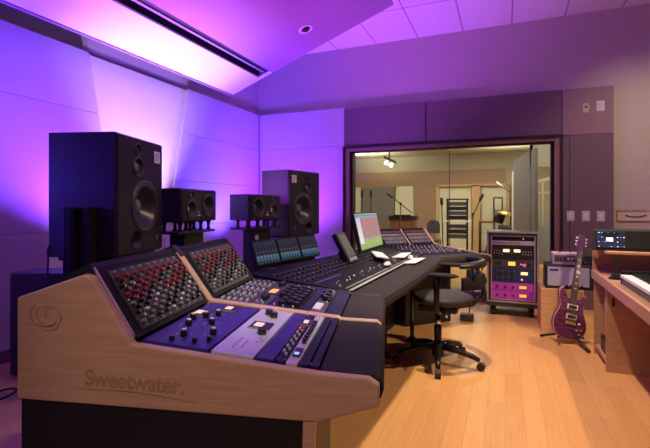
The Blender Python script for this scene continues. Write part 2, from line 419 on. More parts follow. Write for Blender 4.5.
# window: frame, panes
wframe = MB()
for x0, x1 in ((WX0, WX0+.075),(WX1-.075, WX1)): wframe.box((x0,6.14,WZ0),(x1,6.36,WZ1),'frame')
wframe.box((WX0+.075,6.14,WZ1-.05),(WX1-.075,6.36,WZ1),'frame'); wframe.box((WX0+.075,6.14,WZ0),(WX1-.075,6.36,WZ0+.06),'frame')
win = struct('window_1', wframe, .006)
g = MB()
for x0, x1 in ((WX0+.075,WX0+.11),(WX1-.11,WX1-.075)): g.box((x0,6.2,WZ0+.06),(x1,6.33,WZ1-.05),'gasket')
g.box((WX0+.11,6.2,WZ1-.065),(WX1-.11,6.33,WZ1-.05),'gasket')
link('gasket', g.mesh('gasket'), win, Matrix())
go = MB()
go.box((WX0-.018,6.105,0),(WX0,6.2,WZ1+.02),'gasket'); go.box((WX1,6.105,0),(WX1+.015,6.2,WZ1+.02),'gasket'); go.box((WX0-.018,6.105,WZ1),(WX1+.015,6.2,WZ1+.02),'gasket')
link('outer_trim', go.mesh('outer_trim'), win, Matrix())
for x0, x1 in ((WX0+.105,-.722),(-.712,WX1-.105)):
    link('pane', MB().box((x0,6.26,WZ0+.06),(x1,6.272,WZ1-.06),'glass').mesh('pane'), win, Matrix())
link('glass_joint', MB().box((-.7215,6.258,WZ0+.06),(-.7125,6.274,WZ1-.06),'grey_plastic').mesh('glass_joint'), win, Matrix())

# ------------------------------------------------------------------ live room beyond the glass
def L3(x, y, z): return V((x*1.2, y*1.2, 1.25+(z-1.25)*1.2))
lr = MB().box((-5.2,12.7,0),(3.4,12.9,2.9),'live_wall'); struct('wall_live_back', lr)
struct('wall_live_left', MB().box((-5.2,6.4,0),(-5.0,12.9,2.9),'live_wall'))
struct('wall_live_right', MB().box((2.6,6.4,0),(2.8,12.9,2.9),'live_wall'))
struct('ceiling_live', MB().box((-5.2,6.4,2.72),(2.8,12.9,2.9),'live_wall'))
zb0, zb1 = 1.85, 2.27
struct('trim_10', MB().box((-5.0,12.62,zb0),(-.02,12.7,zb1),'live_wood'))
struct('trim_11', MB().box((-5.0,12.60,zb1),(-.02,12.7,zb1+.02),'post'))
struct('trim_12', MB().box((-2.42,12.55,0),(-1.74,12.7,zb0),'live_wood'))
pan = MB().box((-4.02,12.6,.3),(-3.02,12.7,zb0),'live_grey'); struct('trim_13', pan)
struct('trim_14', MB().box((-4.3,12.64,.3),(-4.05,12.7,zb0),'live_light'))
pan = MB().prism([(-3.05,12.6,.3),(-2.45,12.6,.3),(-2.45,12.6,zb0),(-2.95,12.6,zb0)], (0,.08,0), 'live_light'); struct('trim_15', pan)
struct('trim_16', MB().box((-1.72,12.62,.05),(-.86,12.7,zb0-.02),'live_light'))
struct('trim_17', MB().box((-.60,12.62,.05),(.10,12.7,zb0-.02),'live_light'))
d = MB()
for x0, x1 in ((-1.80,-1.72),(-.84,-.62),(.02,.1)): d.box((x0,12.5,0),(x1,12.7,zb0),'post')
d.box((-1.8,12.5,zb0-.03),(.1,12.7,zb0+.03),'post')
struct('trim_18', d)
# grey partition with a pale edge, then a glazed door beyond
gp = thing('studio_partition', 'tall grey acoustic partition with pale edge seen through the right of the window', 'partition', (.2,9.2,0))
pa, pb = V((.15,9.30,0)), V((.50,8.75,0))
part('panel', MB().prism([pa,pb,pb+V((0,0,2.32)),pa+V((0,0,2.16))], (.05,.03,0), 'live_grey'), gp)
part('edge_strip', MB().prism([(.125,9.33,0),(.15,9.30,0),(.15,9.30,1.95),(.125,9.33,1.95)], (.02,.06,0), 'paper'), gp)
gd = MB()
for x0, x1 in ((.42,.47),(.93,.98)): gd.box((x0,8.85,0),(x1,8.92,2.4),'live_grey')
gd.box((.42,8.85,1.98),(.98,8.92,2.4),'live_wall')
gd.prism([(.45,8.86,1.66),(.97,8.86,1.80),(.97,8.86,1.86),(.45,8.86,1.72)],(0,.04,0),'live_light'); gd.box((.45,8.86,1.50),(.97,8.9,1.53),'live_light')
gd.box((.62,8.87,.9),(.65,8.91,1.7),'live_light'); gd.box((.47,8.88,.2),(.78,8.91,1.08),'teal'); gd.box((.79,8.88,.2),(.93,8.91,1.05),'live_grey')
struct('door_1', gd)
# things in the live room
def mic_stand(name, label, base, top, boom=None, grp='microphone stands in the live room'):
    base = V(base); top = V(top); t = thing(name, label, 'microphone stand', (base.x,base.y,0))
    part('base', MB().lathe([(.14,0),(.14,.015),(.03,.03)], (base.x,base.y,0), (0,0,1), 'black', 16), t)
    part('pole', MB().cyl((base.x,base.y,.02), top, .013, 'black'), t)
    e = top
    if boom: 
        a, b = V(boom[0]), V(boom[1]); part('boom', MB().cyl(a, b, .012, 'black'), t); e = b
        part('clutch', MB().lathe([(.03,-.03),(.03,.03)], top, (0,1,0), 'black', 10), t)
    dv = (e - (V(boom[0]) if boom else base)).normalized()
    part('microphone', MB().lathe([(.02,0),(.034,.03),(.034,.14),(.022,.17)], e - dv*.02, dv, 'gasket', 12), t)
    return t
mic_stand('microphone_stand', 'upright black microphone stand at the far left of the window', L3(-2.70,8.5,0), L3(-2.70,8.5,1.47))
mic_stand('microphone_stand', 'grey microphone stand just right of the leftmost one behind the glass', L3(-2.60,8.8,0), L3(-2.60,8.8,1.48))
mic_stand('microphone_stand', 'black boom microphone stand angled above the brown organ', L3(-1.95,8.55,0), L3(-1.93,8.6,1.32), (L3(-1.70,8.6,1.13), L3(-2.1,8.6,1.45)))
mic_stand('microphone_stand', 'thin microphone stand left of the equipment rack behind the glass', L3(-1.06,8.3,0), L3(-1.09,8.3,1.3))
mic_stand('microphone_stand', 'boom microphone stand leaning up right before the door post', L3(-.56,8.3,0), L3(-.54,8.3,1.12), (L3(-.56,8.3,1.05), L3(-.42,8.3,1.37)))
pi = thing('organ', 'brown wooden organ under the angled boom microphone beyond the glass', 'organ', L3(-2.03,9.4,1.25-1.25/1.2))
a = L3(-2.32,9.3,.2); b = L3(-1.78,9.6,.86)
part('cabinet', MB().box((a.x,a.y,0),(b.x,b.y,b.z+.13),'pianowood'), pi)
part('top', MB().box((a.x-.03,a.y-.02,b.z+.13),(b.x+.03,b.y,b.z+.24),'black'), pi)
part('music_desk', MB().box((a.x+.1,a.y-.05,b.z+.24),(b.x-.1,a.y,b.z+.27),'black'), pi)
ch = thing('stacking_chair', 'dark blue chair beyond the glass left of the equipment rack', 'chair', (-1.6,10.8,0))
bk = MB(); R = []
for k in range(9):
    a_ = PI*k/8; R.append((-1.6-.15*math.cos(a_), 10.7, .82+.12*math.sin(a_)))
bk.prism(R+[(-1.45,10.7,.62),(-1.75,10.7,.62)], (0,.04,0), 'bluechair'); part('backrest', bk, ch)
part('seat', MB().box((-1.78,10.4,.42),(-1.42,10.75,.48),'bluechair'), ch, .02)
for x in (-1.76,-1.44):
    for y in (10.42,10.73): part('leg', MB().cyl((x,y,0),(x,y,.44),.014,'black'), ch)
rk = thing('equipment_rack', 'open black equipment rack standing before the pale doorway beyond the glass', 'rack', (-1.05,10.8,0))
rb = MB()
for x in (-1.28,-.83): rb.box((x-.02,10.75,0),(x+.02,10.85,1.44),'black')
part('frame', rb, rk)
for k, z in enumerate((.5,.62,.74,.95,1.06,1.17,1.28)):
    part('rack_unit', MB().box((-1.26,10.76,z),(-.85,11.05,z+.09),'satin' if k%2 else 'greyunit'), rk)
part('shelf', MB().box((-1.42,10.7,.90),(-.75,11.05,.925),'paper'), rk)
part('top', MB().box((-1.30,10.75,1.42),(-.81,11.05,1.45),'black'), rk)
sh = thing('shelf_unit', 'narrow dark shelf unit in the right doorway beyond the glass', 'shelf', (-.18,12.0,0))
sb = MB()
for x in (-.27,-.07): sb.box((x-.015,11.9,0),(x+.015,12.2,1.5),'black')
sb.box((-.27,11.9,1.47),(-.07,12.2,1.5),'black'); part('frame', sb, sh)
for z in (.55,.85,1.15): part('shelf', MB().box((-.26,11.9,z),(-.08,12.2,z+.02),'black'), sh)
st = thing('side_table', 'low table with reddish top beyond the glass in the right doorway', 'table', (-.42,11.4,0))
part('tabletop', MB().box((-.6,11.2,.86),(-.22,11.6,.90),'pianowood'), st)
for x in (-.58,-.24):
    for y in (11.22,11.58): part('leg', MB().cyl((x,y,0),(x,y,.86),.018,'black'), st)
dr = thing('drum_hardware', 'dark cluster of drum stands and pads seen just left of the partition', 'drum kit', (-.02,9.6,0))
part('drum', MB().lathe([(.17,0),(.17,.3),(.16,.31)], (-.02,9.6,.55), (.2,-.1,1), 'black', 18), dr)
part('tom', MB().lathe([(.11,0),(.11,.2)], (-.14,9.65,.95), (.3,-.3,1), 'satin', 16), dr)
part('cymbal', MB().lathe([(.16,0),(.03,.02),(.01,.03)], (.02,9.5,1.12), (.2,-.3,1), 'gold', 18), dr)
for q in ((-.2,9.5),(.12,9.5),(0,9.85)): part('leg', MB().cyl((-.02,9.6,.75),(q[0],q[1],0),.012,'black'), dr)
lp = thing('cymbal_boom', 'pale metal boom pole leaning high beside the partition beyond the glass', 'pole', (.12,9.75,0))
part('pole', MB().cyl((.1,9.8,0),(.1,9.8,1.5),.012,'satin'), lp)
part('boom', MB().cyl(L3(-.14,8.2,1.69), L3(.08,8.2,1.49), .016, 'trimmetal'), lp)
tr = thing('track_light', 'black track light with two spots on the live room ceiling', 'light', (-2.72,10.8,2.62))
part('bar', MB().prism([(-2.86,10.8,2.50),(-2.50,10.6,2.32),(-2.50,10.6,2.38),(-2.86,10.8,2.56)], (0,.08,0), 'black'), tr)
part('stem', MB().cyl((-2.7,10.75,2.44),(-2.7,10.75,2.72),.02,'black'), tr)
for a_ in ((-2.74,10.7,2.40),(-2.6,10.62,2.33)): part('lamp_head', MB().lathe([(.035,0),(.05,.08)], a_, (-.3,-.5,-.8), 'glow_lamp', 12), tr)
cs = MB().box((-2.9,11.2,2.70),(-2.2,11.9,2.72),'glow_lamp')
for i,(x,y,w,l,lab) in enumerate([(-3.75,11.2,.5,.5,'left glowing ceiling light panel of the live room'),(-.15,9.7,.9,.5,'right glowing ceiling light panel of the live room')]):
    t = thing('ceiling_light', lab, 'light', (x,y,2.72), group=None)
    part('frame', MB().box((x-w/2-.03,y-l/2-.03,2.70),(x+w/2+.03,y+l/2+.03,2.72),'paper'), t)
    part('diffuser', MB().box((x-w/2,y-l/2,2.69),(x+w/2,y+l/2,2.70),'glow_lamp'), t)

# ------------------------------------------------------------------ mixing console
NO = [V((-.328,1.194,0)), V((-.486,1.811,0)), V((-.617,2.331,0)), V((-.56,4.33,0)), V((-.14,4.75,0))]   # noses of the five frames
ED = [V((-.9727,-.232,0)), V((-.960,-.280,0)), V((-.983,-.183,0)), V((-.948,.318,0)), V((-.885,.465,0))]   # towards the back of each frame
ED = [e.normalized() for e in ED]
SC = [1,1,1,.88,.90]
def D(i, s, z, lat=0):
    e = ED[i]; l = V((-e.y, e.x, 0)); l = l if l.y > 0 else -l
    p = NO[i] + e*(s*SC[i]) + l*lat; return V((p.x,p.y,z))
OUT = [(0,.744),(.03,.762),(.175,.768),(.765,.824),(.905,1.03),(.93,1.036),(1.17,.956),(1.17,.626),(.175,.626),(.0,.685)]
con = thing('mixing_console', 'long wraparound maple and black leather mixing console filling the room centre', 'mixing console', (-.95,2.9,0))
side = part('side_panel', MB().loft([D(0,s,z) for s,z in OUT], [D(0,s,z,.032) for s,z in OUT], 'maple'), con, .006)
# lettering and emblem on the side panel
ex = -ED[0]; nrm = V((ex.y,-ex.x,0)); 
if nrm.y > 0: nrm = -nrm
def side_frame(s, z, tilt=0):
    m = Matrix((ex, V((0,0,1)), ex.cross(V((0,0,1))))).transposed().to_4x4(); m.translation = D(0,s,z,-.0004); return m @ Matrix.Rotation(tilt,4,'Z')
o = link('engraved_lettering', text_mesh('Sweetwater.', .072, .0004, 'engrave', .93), side, side_frame(.925,.688,math.radians(-1.2)))
sw = []
for k in range(15):
    q = k/14; sw.append(D(0, .95-.40*q, .674 + .008*math.sin(q*PI) - .018*q*q, -.0003))
for k in range(8): pass
m_ = MB().tube(sw, [.0006+.0016*math.sin(PI*(k+.5)/15) for k in range(15)], 'engrave', 6); part('engraved_swash', m_, side)
em = MB()
def arc(cs, cz_, r, a0, a1, sq=1, w=.0022, n=14, spiral=0):
    pts = []
    for k in range(n):
        a_ = math.radians(a0+(a1-a0)*k/(n-1)); rr = r*(1-spiral*k/(n-1)); pts.append(D(0, cs - rr*math.cos(a_), cz_ + sq*rr*math.sin(a_), -.0003))
    em.tube(pts, [max(.0005,w*math.sin(PI*(k+.6)/(n+.2))) for k in range(n)], 'engrave', 6)
arc(1.075,.905,.042,120,290,.95,.003); arc(1.07,.905,.028,110,300,.95,.0024); arc(1.05,.915,.032,30,150,.5,.002); arc(1.06,.888,.034,200,370,.55,.003)
arc(1.03,.895,.022,-60,80,1.1,.0026); arc(1.055,.875,.03,190,330,.7,.002); arc(1.045,.905,.02,100,260,.8,.002); arc(1.04,.872,.02,250,420,.8,.0018)
part('engraved_emblem', em, side)
# divider frames
DV = [(0,.747),(.02,.764),(.175,.770),(.19,.778),(.757,.832),(.905,1.04),(.935,1.045),(1.0,1.02),(1.0,.7),(.02,.70)]
part('divider_panel', MB().loft([D(1,s,z+(.008 if s>.7 else 0),-.016) for s,z in DV], [D(1,s,z+(.008 if s>.7 else 0),.026) for s,z in DV], 'maple'), con, .005)
part('divider_cap', MB().loft([D(1,s,z,-.014) for s,z in ((.888,1.030),(.935,1.078),(1.0,1.05),(1.0,.98))], [D(1,s,z,.028) for s,z in ((.888,1.030),(.935,1.078),(1.0,1.05),(1.0,.98))], 'black'), con)
for i, lat in ((2,-.012),(4,0)):
    part('divider_panel', MB().loft([D(i,s,z-(.05 if i==4 and s>.8 else 0),lat) for s,z in DV], [D(i,s,z-(.05 if i==4 and s>.8 else 0),lat+.02) for s,z in DV], 'black' if i==2 else 'maple'), con, .004)
# bodies under the bays
def bay(i, j, l0, l1, name='bay_body'):
    B = [(.012,.735),(.175,.745),(.757,.806),(1.0,.82),(1.15,.82),(1.15,.64),(.175,.64),(.02,.69)]
    part(name, MB().loft([D(i,s,z,l0) for s,z in B], [D(j,s,z,l1) for s,z in B], 'black'), con)
bay(0,1,.032,-.016); bay(1,2,.026,-.012); bay(3,4,.02,0)
BC = [(.012,.735),(.175,.745),(.70,.822),(.86,.838),(.86,.66),(.175,.66),(.02,.70)]
part('centre_body', MB().loft([D(2,s,z,.008) for s,z in BC], [D(3,s,z,.02) for s,z in BC], 'black'), con)
# armrests, one per bay
def armrest(i, j, l0, l1, s1=.178):
    A = [(-.002,.69),(-.012,.72),(-.004,.748),(.018,.760),(s1*.6,.764),(s1,.768),(s1,.735),(.02,.69)]
    k1 = 1/SC[i]; k2 = 1/SC[j]
    return part('armrest', MB().loft([D(i,s*k1,z,l0) for s,z in A], [D(j,s*k2,z,l1) for s,z in A], 'leather'), con, .006)
armrest(0,1,.034,-.017); armrest(1,2,.027,.004)
A = [(-.002,.69),(-.012,.72),(-.004,.748),(.018,.760),(.1,.764),(.178,.768),(.178,.735),(.02,.69)]
n_ = 9; R = []
for k in range(n_):       # the long centre armrest, bowed gently
    q = k/(n_-1); w = 1 + .35*q
    r = []
    for s,z in A:
        a_ = D(2,s*w,z,.008); b_ = D(3,s*1.3,z,.0); r.append(a_.lerp(b_,q) + V((.018*math.sin(PI*q),0,0)))
    R.append(r)
part('armrest', MB().rings(R, 'leather', smooth=False), con)
armrest(3,4,.0,.0,.24)
# pedestals and legs
PB = [(.22,0),(1.16,0),(1.16,.64),(.22,.64)]
part('pedestal', MB().loft([D(0,s,z,.008) for s,z in PB], [D(1,s,z,-.02) for s,z in PB], 'black'), con)
PB = [(.45,0),(1.13,0),(1.13,.66),(.45,.66)]
part('pedestal', MB().loft([D(1,s,z,.0) for s,z in PB], [D(2,s,z,-.02) for s,z in PB], 'black'), con)
PB = [(.62,0),(.80,0),(.80,.68),(.62,.68)]
part('pedestal', MB().loft([D(2,s,z,.05) for s,z in PB], [D(3,s,z,0) for s,z in PB], 'black'), con)
PB = [(.5,0),(.9,0),(.9,.66),(.5,.66)]
part('pedestal', MB().loft([D(3,s,z,.05) for s,z in PB], [D(4,s,z,-.03) for s,z in PB], 'black'), con)
part('leg', MB().loft([D(0,s,z,.004) for s,z in ((.186,.626),(.222,.626),(.24,0),(.205,0))], [D(0,s,z,.034) for s,z in ((.186,.626),(.222,.626),(.24,0),(.205,0))], 'maple'), con, .004)
for (x,y) in ((-.93,3.55),(-.80,4.05)):
    part('foot', MB().lathe([(.05,0),(.05,.02),(.018,.05),(.018,.70)], (x,y,0), (0,0,1), 'black', 12), con)
# hoods over the channel racks
def hood(i, j, l0, l1, dz=0):
    Hd = [(.757,.80),(.91,1.035+dz),(.914,1.056+dz),(.935,1.066+dz),(1.17,.958),(1.17,.80)]
    Hd = [(.80,.80),(.925,1.035+dz),(.915,1.050+dz),(.935,1.066+dz),(1.17,.958+dz*.5),(1.17,.70)]
    return part('rack_hood', MB().loft([D(i,s,z,l0) for s,z in Hd], [D(j,s,z,l1) for s,z in Hd], 'hood'), con)
hood(0,1,.034,-.018); hood(1,2,.028,.0); hood(3,4,.0,.0,-.06)
for i, lat, dz in ((0,.03,0),(2,.004,0)):
    a_, b_ = D(i,.775,.838,lat), D(i,.917,1.052,lat)
    part('rack_trim', MB().hexa([a_+V((0,0,-.004)),b_+V((0,0,-.004)),b_+V((0,0,-.004))+V((0,.007,0)),a_+V((0,.007,-.004)),a_+V((0,0,.004)),b_+V((0,0,.004)),b_+V((0,.007,.004)),a_+V((0,.007,.004))],'trimmetal'), con)

# ---- channel strip racks in the console (each strip is a part, its knobs sub-parts)
def strip_rack(S_, label, nmod=9, nk=11, scale=1.0, orange=False):
    o = S_.at(0,0); t = thing('channel_strip_rack', label, 'channel strip rack', o, group='channel strip racks in the console')
    part('surround', S_.slab(0,1,0,1,-.012,.002,'rackface'), t)
    c0, c1, r0, r1 = .075, .935, .07, .93
    for k in range(nmod):
        u0 = c0+(c1-c0)*k/nmod; u1 = c0+(c1-c0)*(k+1)/nmod; e = (u1-u0)*.04
        md = part('channel_strip', S_.slab(u0+e,u1-e,r0,r1,.002,.007,'greyunit'), t)
        um = (u0+u1)/2; du = (u1-u0)*.2
        for q in range(nk):
            v = r0+(r1-r0)*(.10+.76*q/(nk-1)); 
            if q >= 5: kn = ('red','blk','red','red','grey')[(q*2+k*3)%5] if scale > .8 else ('red','white','white')[q%3]
            else: kn = ('grey','blk','grey','white','blk')[(q*3+k*2)%5] if scale > .8 else ('white','white','grey')[q%3]
            if q == nk-1: kn = 'orange' if orange else 'red'
            uu = um + (du if q%2 else -du)
            link('knob', KN[kn], md, S_.fr(uu, v, .007) @ Matrix.Scale(scale,4))
        link('button', btn('btngrey',.013,.009,.004), md, S_.fr(um, r0+(r1-r0)*.965, .007) @ Matrix.Scale(scale,4))
        link('button', btn('knobgrey',.012,.006,.004), md, S_.fr(um, r0+(r1-r0)*.035, .007) @ Matrix.Scale(scale,4))
        for q in (2,5,8):
            link('led', btn('led_yellow' if k < 7 and q == 8 else 'knobwhite',.005,.005,.004), md, S_.fr(um-(du if q%2 else -du)*1.2, r0+(r1-r0)*(.10+.76*q/(nk-1)), .007) @ Matrix.Scale(scale,4))
    return t
def face(i, j, l0, l1, dz=0):
    return Surf(D(i,.768,.832,l0), D(j,.764,.832,l1), D(i,.914,1.048+dz,l0), D(j,.914,1.048+dz,l1))
strip_rack(face(0,1,.036,-.02), 'channel strip rack of red and black knobs nearest the maple side panel')
strip_rack(face(1,2,.03,-.002), 'second channel strip rack from the maple side, beyond the maple divider', 9, 11, .92, True)
F_ = face(3,4,.02,-.01,-.06)
strip_rack(F_.sub(.0,.49,0,1), 'far channel strip rack directly right of the session monitor', 9, 11, .8)
strip_rack(F_.sub(.51,1.0,0,1), 'farthest channel strip rack at the far end of the console', 9, 11, .8)
dvb = MB(); F_.slab(.488,.512,-.02,1.04,-.01,.012,'maple',dvb); part('rack_divider', dvb, con)
dvb = MB(); F_.slab(.985,1.015,-.02,1.04,-.01,.012,'maple',dvb); part('rack_divider', dvb, con)

# ---- outboard gear lying in the desk bays
def desk(i, j, l0, l1, s0=.18, s1=.757):
    z = lambda s: .765 + (s-.175)*(.822-.765)/(.582)
    return Surf(D(i,s0,z(s0),l0), D(j,s0,z(s0),l1), D(i,s1,z(s1),l0), D(j,s1,z(s1),l1))
B1 = desk(0,1,.034,-.017); B2 = desk(1,2,.027,-.014)
sv = lambda s: (s-.18)/(.757-.18)
def unit(S_, s0, s1, m, name, label, cat, u0=.0, u1=1.0, h=.008):
    v0, v1 = sv(s0), sv(s1)
    t = thing(name, label, cat, S_.at(u0,v0))
    part('faceplate', S_.slab(u0+.004,u1-.004,v0+.004,v1-.004,-.03,h,m), t, .0015)
    for uu in (u0+.03,u1-.03):
        for vv in (v0+(v1-v0)*.12, v1-(v1-v0)*.12): link('screw', btn('chrome',.006,.006,.002), t, S_.fr(uu,vv,h))
    G = S_.sub(u0,u1,v0,v1)
    return t, G, h
def put(t, G, h, kind, pts):
    for u, v in pts: link('knob', KN[kind], t, G.fr(u,v,h))
def meter(t, G, h, u, v, a, b, m, bez='knobblack', W=None):
    fr = G.fr(u,v,h)
    bz = link('vu_meter', MB().loft([(-a/2-.024,-b/2-.032,0),(a/2+.024,-b/2-.032,0),(a/2+.024,b/2+.018,0),(-a/2-.024,b/2+.018,0)],[(-a/2-.020,-b/2-.028,.006),(a/2+.020,-b/2-.028,.006),(a/2+.020,b/2+.014,.006),(-a/2-.020,b/2+.014,.006)],bez).mesh('vu_meter'), t, fr)
    link('meter_window', MB().box((-a/2,-b/2,.006),(a/2,b/2,.0075),m).mesh('meter_window'), bz, fr)
    link('needle', MB().box((-.0008,-b/2,.0075),(.0008,b*.3,.008),'knobblack').mesh('needle'), bz, fr @ Matrix.Rotation(.4,4,'Z'))
def dots(t, G, h, pts, m='knobwhite', a=.004):
    mb = MB()
    for u, v in pts:
        p = G.fr(u,v,h); q = [p @ V((x,y,z)) for z in (0,.0012) for x,y in ((-a/2,-a/2),(a/2,-a/2),(a/2,a/2),(-a/2,a/2))]; mb.hexa(q, m)
    part('panel_markings', mb, t)
t, G, h = unit(B1,.528,.752,'purple','compressor','deep purple compressor with two meters beneath the nearest channel strip rack','compressor')
put(t,G,h,'big',[(.16,.56),(.36,.72),(.50,.80),(.26,.20),(.45,.42),(.66,.52),(.58,.66)])
put(t,G,h,'midw',[(.08,.30),(.06,.62),(.14,.14)])
meter(t,G,h,.66,.86,.042,.026,'vu_pink'); meter(t,G,h,.86,.50,.042,.026,'vu_pink')
dots(t,G,h,[(c+.05*math.cos(a_),r+.13*math.sin(a_)) for c,r in ((.16,.56),(.36,.72),(.26,.20),(.45,.42),(.66,.52)) for a_ in (-.6,.4,1.3,2.2,3.3)])
t, G, h = unit(B1,.380,.522,'silver','limiter','brushed silver limiter with one meter between the two purple panels','limiter')
meter(t,G,h,.55,.55,.046,.032,'vu_pink','knobblack'); put(t,G,h,'huge',[(.40,.30)]); put(t,G,h,'huge',[(.86,.62),(.80,.42)])
dots(t,G,h,[(.10+.02*k,.62+.03*(k%2)) for k in range(10)]+[(.12+.02*k,.45) for k in range(7)],'magenta',.005); dots(t,G,h,[(.24,.22),(.27,.14),(.3,.22),(.93,.45),(.95,.55)],'knobblack',.006)
t, G, h = unit(B1,.318,.376,'purple','blank_panel','slim purple filler panel beside the silver limiter in the near bay','panel')
t, G, h = unit(B1,.285,.316,'purpledark','preamplifier','narrow dark preamplifier with orange meter and tiny knobs in the near bay','preamplifier')
put(t,G,h,'wsmall',[(.10+.045*k,.3+.4*(k%2)) for k in range(12)]); put(t,G,h,'red',[(.52,.5),(.58,.3)])
meter(t,G,h,.76,.5,.04,.018,'vu_pink')
t, G, h = unit(B1,.243,.284,'silver','equalizer','white strip equalizer with a row of dark knobs and small blue display','equalizer')
put(t,G,h,'mid',[(.34+.065*k,.5) for k in range(7)]); put(t,G,h,'wsmall',[(.84,.5),(.9,.5),(.96,.5)])
d_ = G.fr(.16,.5,h); dd = link('display', MB().box((-.035,-.012,0),(.035,.012,.006),'knobblack').mesh('display'), t, d_); link('lit_digits', MB().box((-.03,-.007,.006),(-.008,.007,.0068),'led_blue').mesh('lit_digits'), dd, d_)
t, G, h = unit(B1,.212,.241,'purpledark','blank_panel','plain dark panel between white equalizer and seamed panel in the near bay','panel')
t, G, h = unit(B1,.181,.210,'purpledark','blank_panel','plain dark panel touching the armrest nearest the camera','panel')
# second bay
t, G, h = unit(B2,.600,.752,'greyunit','module_rack','shallow rack of tiny bright knobs below the second channel strip rack','module rack')
k_ = 0
for r in range(5):
    for c_ in range(16):
        link('knob', KN[('white','wsmall','pinkish','orange' if r==1 and c_%5==0 else 'wsmall')[k_%4]], t, G.fr(.06+.058*c_, .1+.19*r+.03*(c_%2), h)); k_ += 1
t, G, h = unit(B2,.520,.598,'greyunit','optical_compressor','grey compressor with amber meter beyond the maple divider','compressor')
meter(t,G,h,.55,.5,.09,.035,'vu_orange'); put(t,G,h,'huge',[(.22,.5),(.30,.5),(.85,.55),(.92,.5)]); put(t,G,h,'wsmall',[(.08,.3),(.1,.7),(.14,.5)])
t, G, h = unit(B2,.370,.518,'satin','equalizer','black equalizer crowded with large black knobs beyond the maple divider','equalizer')
put(t,G,h,'huge',[(.12+.13*c_+.04*(r%2),.14+.24*r) for r in range(4) for c_ in range(6) if not (r==3 and c_<2)])
put(t,G,h,'orange',[(.40,.38),(.55,.6)]); put(t,G,h,'wsmall',[(.06,.2),(.05,.5),(.07,.8),(.94,.3),(.94,.7)])
t, G, h = unit(B2,.325,.368,'purpledark','blank_panel','plain dark panel between the two black knobbed units beyond the divider','panel')
t, G, h = unit(B2,.255,.323,'greyunit','channel_processor','dark processor with white plate and clustered black knobs beyond the divider','processor')
link('display', MB().box((-.06,-.018,0),(.06,.018,.005),'knobwhite').mesh('display'), t, G.fr(.22,.62,h))
put(t,G,h,'huge',[(.50,.45),(.58,.7),(.66,.5),(.74,.7),(.82,.5)]); put(t,G,h,'midw',[(.45,.15),(.55,.15),(.65,.2)]); put(t,G,h,'wsmall',[(.9,.3),(.93,.6),(.38,.2)])
t, G, h = unit(B2,.181,.252,'purpledark','blank_panel','wide plain dark panel by the second armrest beyond the divider','panel')

# ---- control surface in the console centre
CS = Surf(D(2,.182,.769,.03), D(3,.25,.769,-.0), D(2,.80,.848,.03), D(3,.80,.848,-.0))
cs = thing('control_surface', 'wide black fader control surface in the centre of the console', 'control surface', CS.at(.5,.5))
part('chassis', CS.slab(0,1,0,1,-.012,.004,'surface'), cs, .002)
part('front_rail', CS.slab(.0,.9,.0,.03,.004,.009,'knobgrey'), cs)
part('scribble_strip', CS.slab(.02,.72,.36,.39,.004,.006,'purple'), cs)
for k in range(8):
    part('button_row', CS.slab(.02+.088*k,.10+.088*k,.07,.085,.004,.008,'knobgrey'), cs)
for c_ in range(24): link('fader', KN['white'] if c_%3==0 else KN['wsmall'], cs, CS.fr(.03+.028*c_, .15+.09*abs(math.sin(c_*.9)), .004))
for r in range(4):
    for c_ in range(24):
        link('encoder', KN['enc'], cs, CS.fr(.03+.0285*c_, .46+.105*r, .004))
for r in range(4):
    mb = MB()
    for c_ in range(24):
        p = CS.fr(.03+.0285*c_+.008, .505+.105*r, .004); a_=.007
        mb.hexa([p @ V((x,y,z)) for z in (0,.001) for x,y in ((-a_/2,-a_/4),(a_/2,-a_/4),(a_/2,a_/4),(-a_/2,a_/4))],'led_green')
    part('led_row', mb, cs)
for c_ in range(24): link('fader_slot', btn('black',.003,.075,.001), cs, CS.fr(.03+.028*c_, .20, .004))
for r in range(5):
    for c_ in range(6): link('key', btn('btngrey',.016,.010,.005), cs, CS.fr(.745+.03*c_, .10+.075*r, .004))
link('trackball', MB().lathe([(.03,0),(.03,.006),(.024,.01),(.022,.022),(.012,.03)],(0,0,0),(0,0,1),'silver',16).mesh('trackball'), cs, CS.fr(.80,.06,.004))
# touchscreen meter bridge
T0, T1 = V((-1.50,2.46,.858)), V((-1.385,3.26,.858))
dx = (T1-T0); L_ = dx.length; dx.normalize(); back = V((-dx.y,dx.x,0)); tilt = math.radians(20)
up = (V((0,0,1))*math.cos(tilt) + back*math.sin(tilt)).normalized(); nn = up.cross(dx).normalized()
mt = Matrix((dx, -nn if nn.dot(V((1,0,0)))>0 else nn, up)).transposed().to_4x4(); mt.translation = T0
tb = tag(link('touchscreen_panel', None, None, mt), 'long black panel of three blue touchscreens at the back of the console', 'touchscreen')
hgt = .178
def lp_(name, mb, par, W): return link(name, mb.mesh(name), par, W)
fs = lp_('housing', MB().box((0,0,0),(L_,.03,hgt),'satin'), tb, mt); bev(fs,.004)
for k in range(3):
    w_ = L_/3; W_ = mt @ Matrix.Translation((w_*k+.014,-.003,.012))
    lp_('screen', MB().box((0,0,0),(w_-.024,.003,.158),'meters'), tb, W_)
lp_('stand', MB().box((.05,.03,-.02),(L_-.05,.07,.06),'black'), tb, mt)
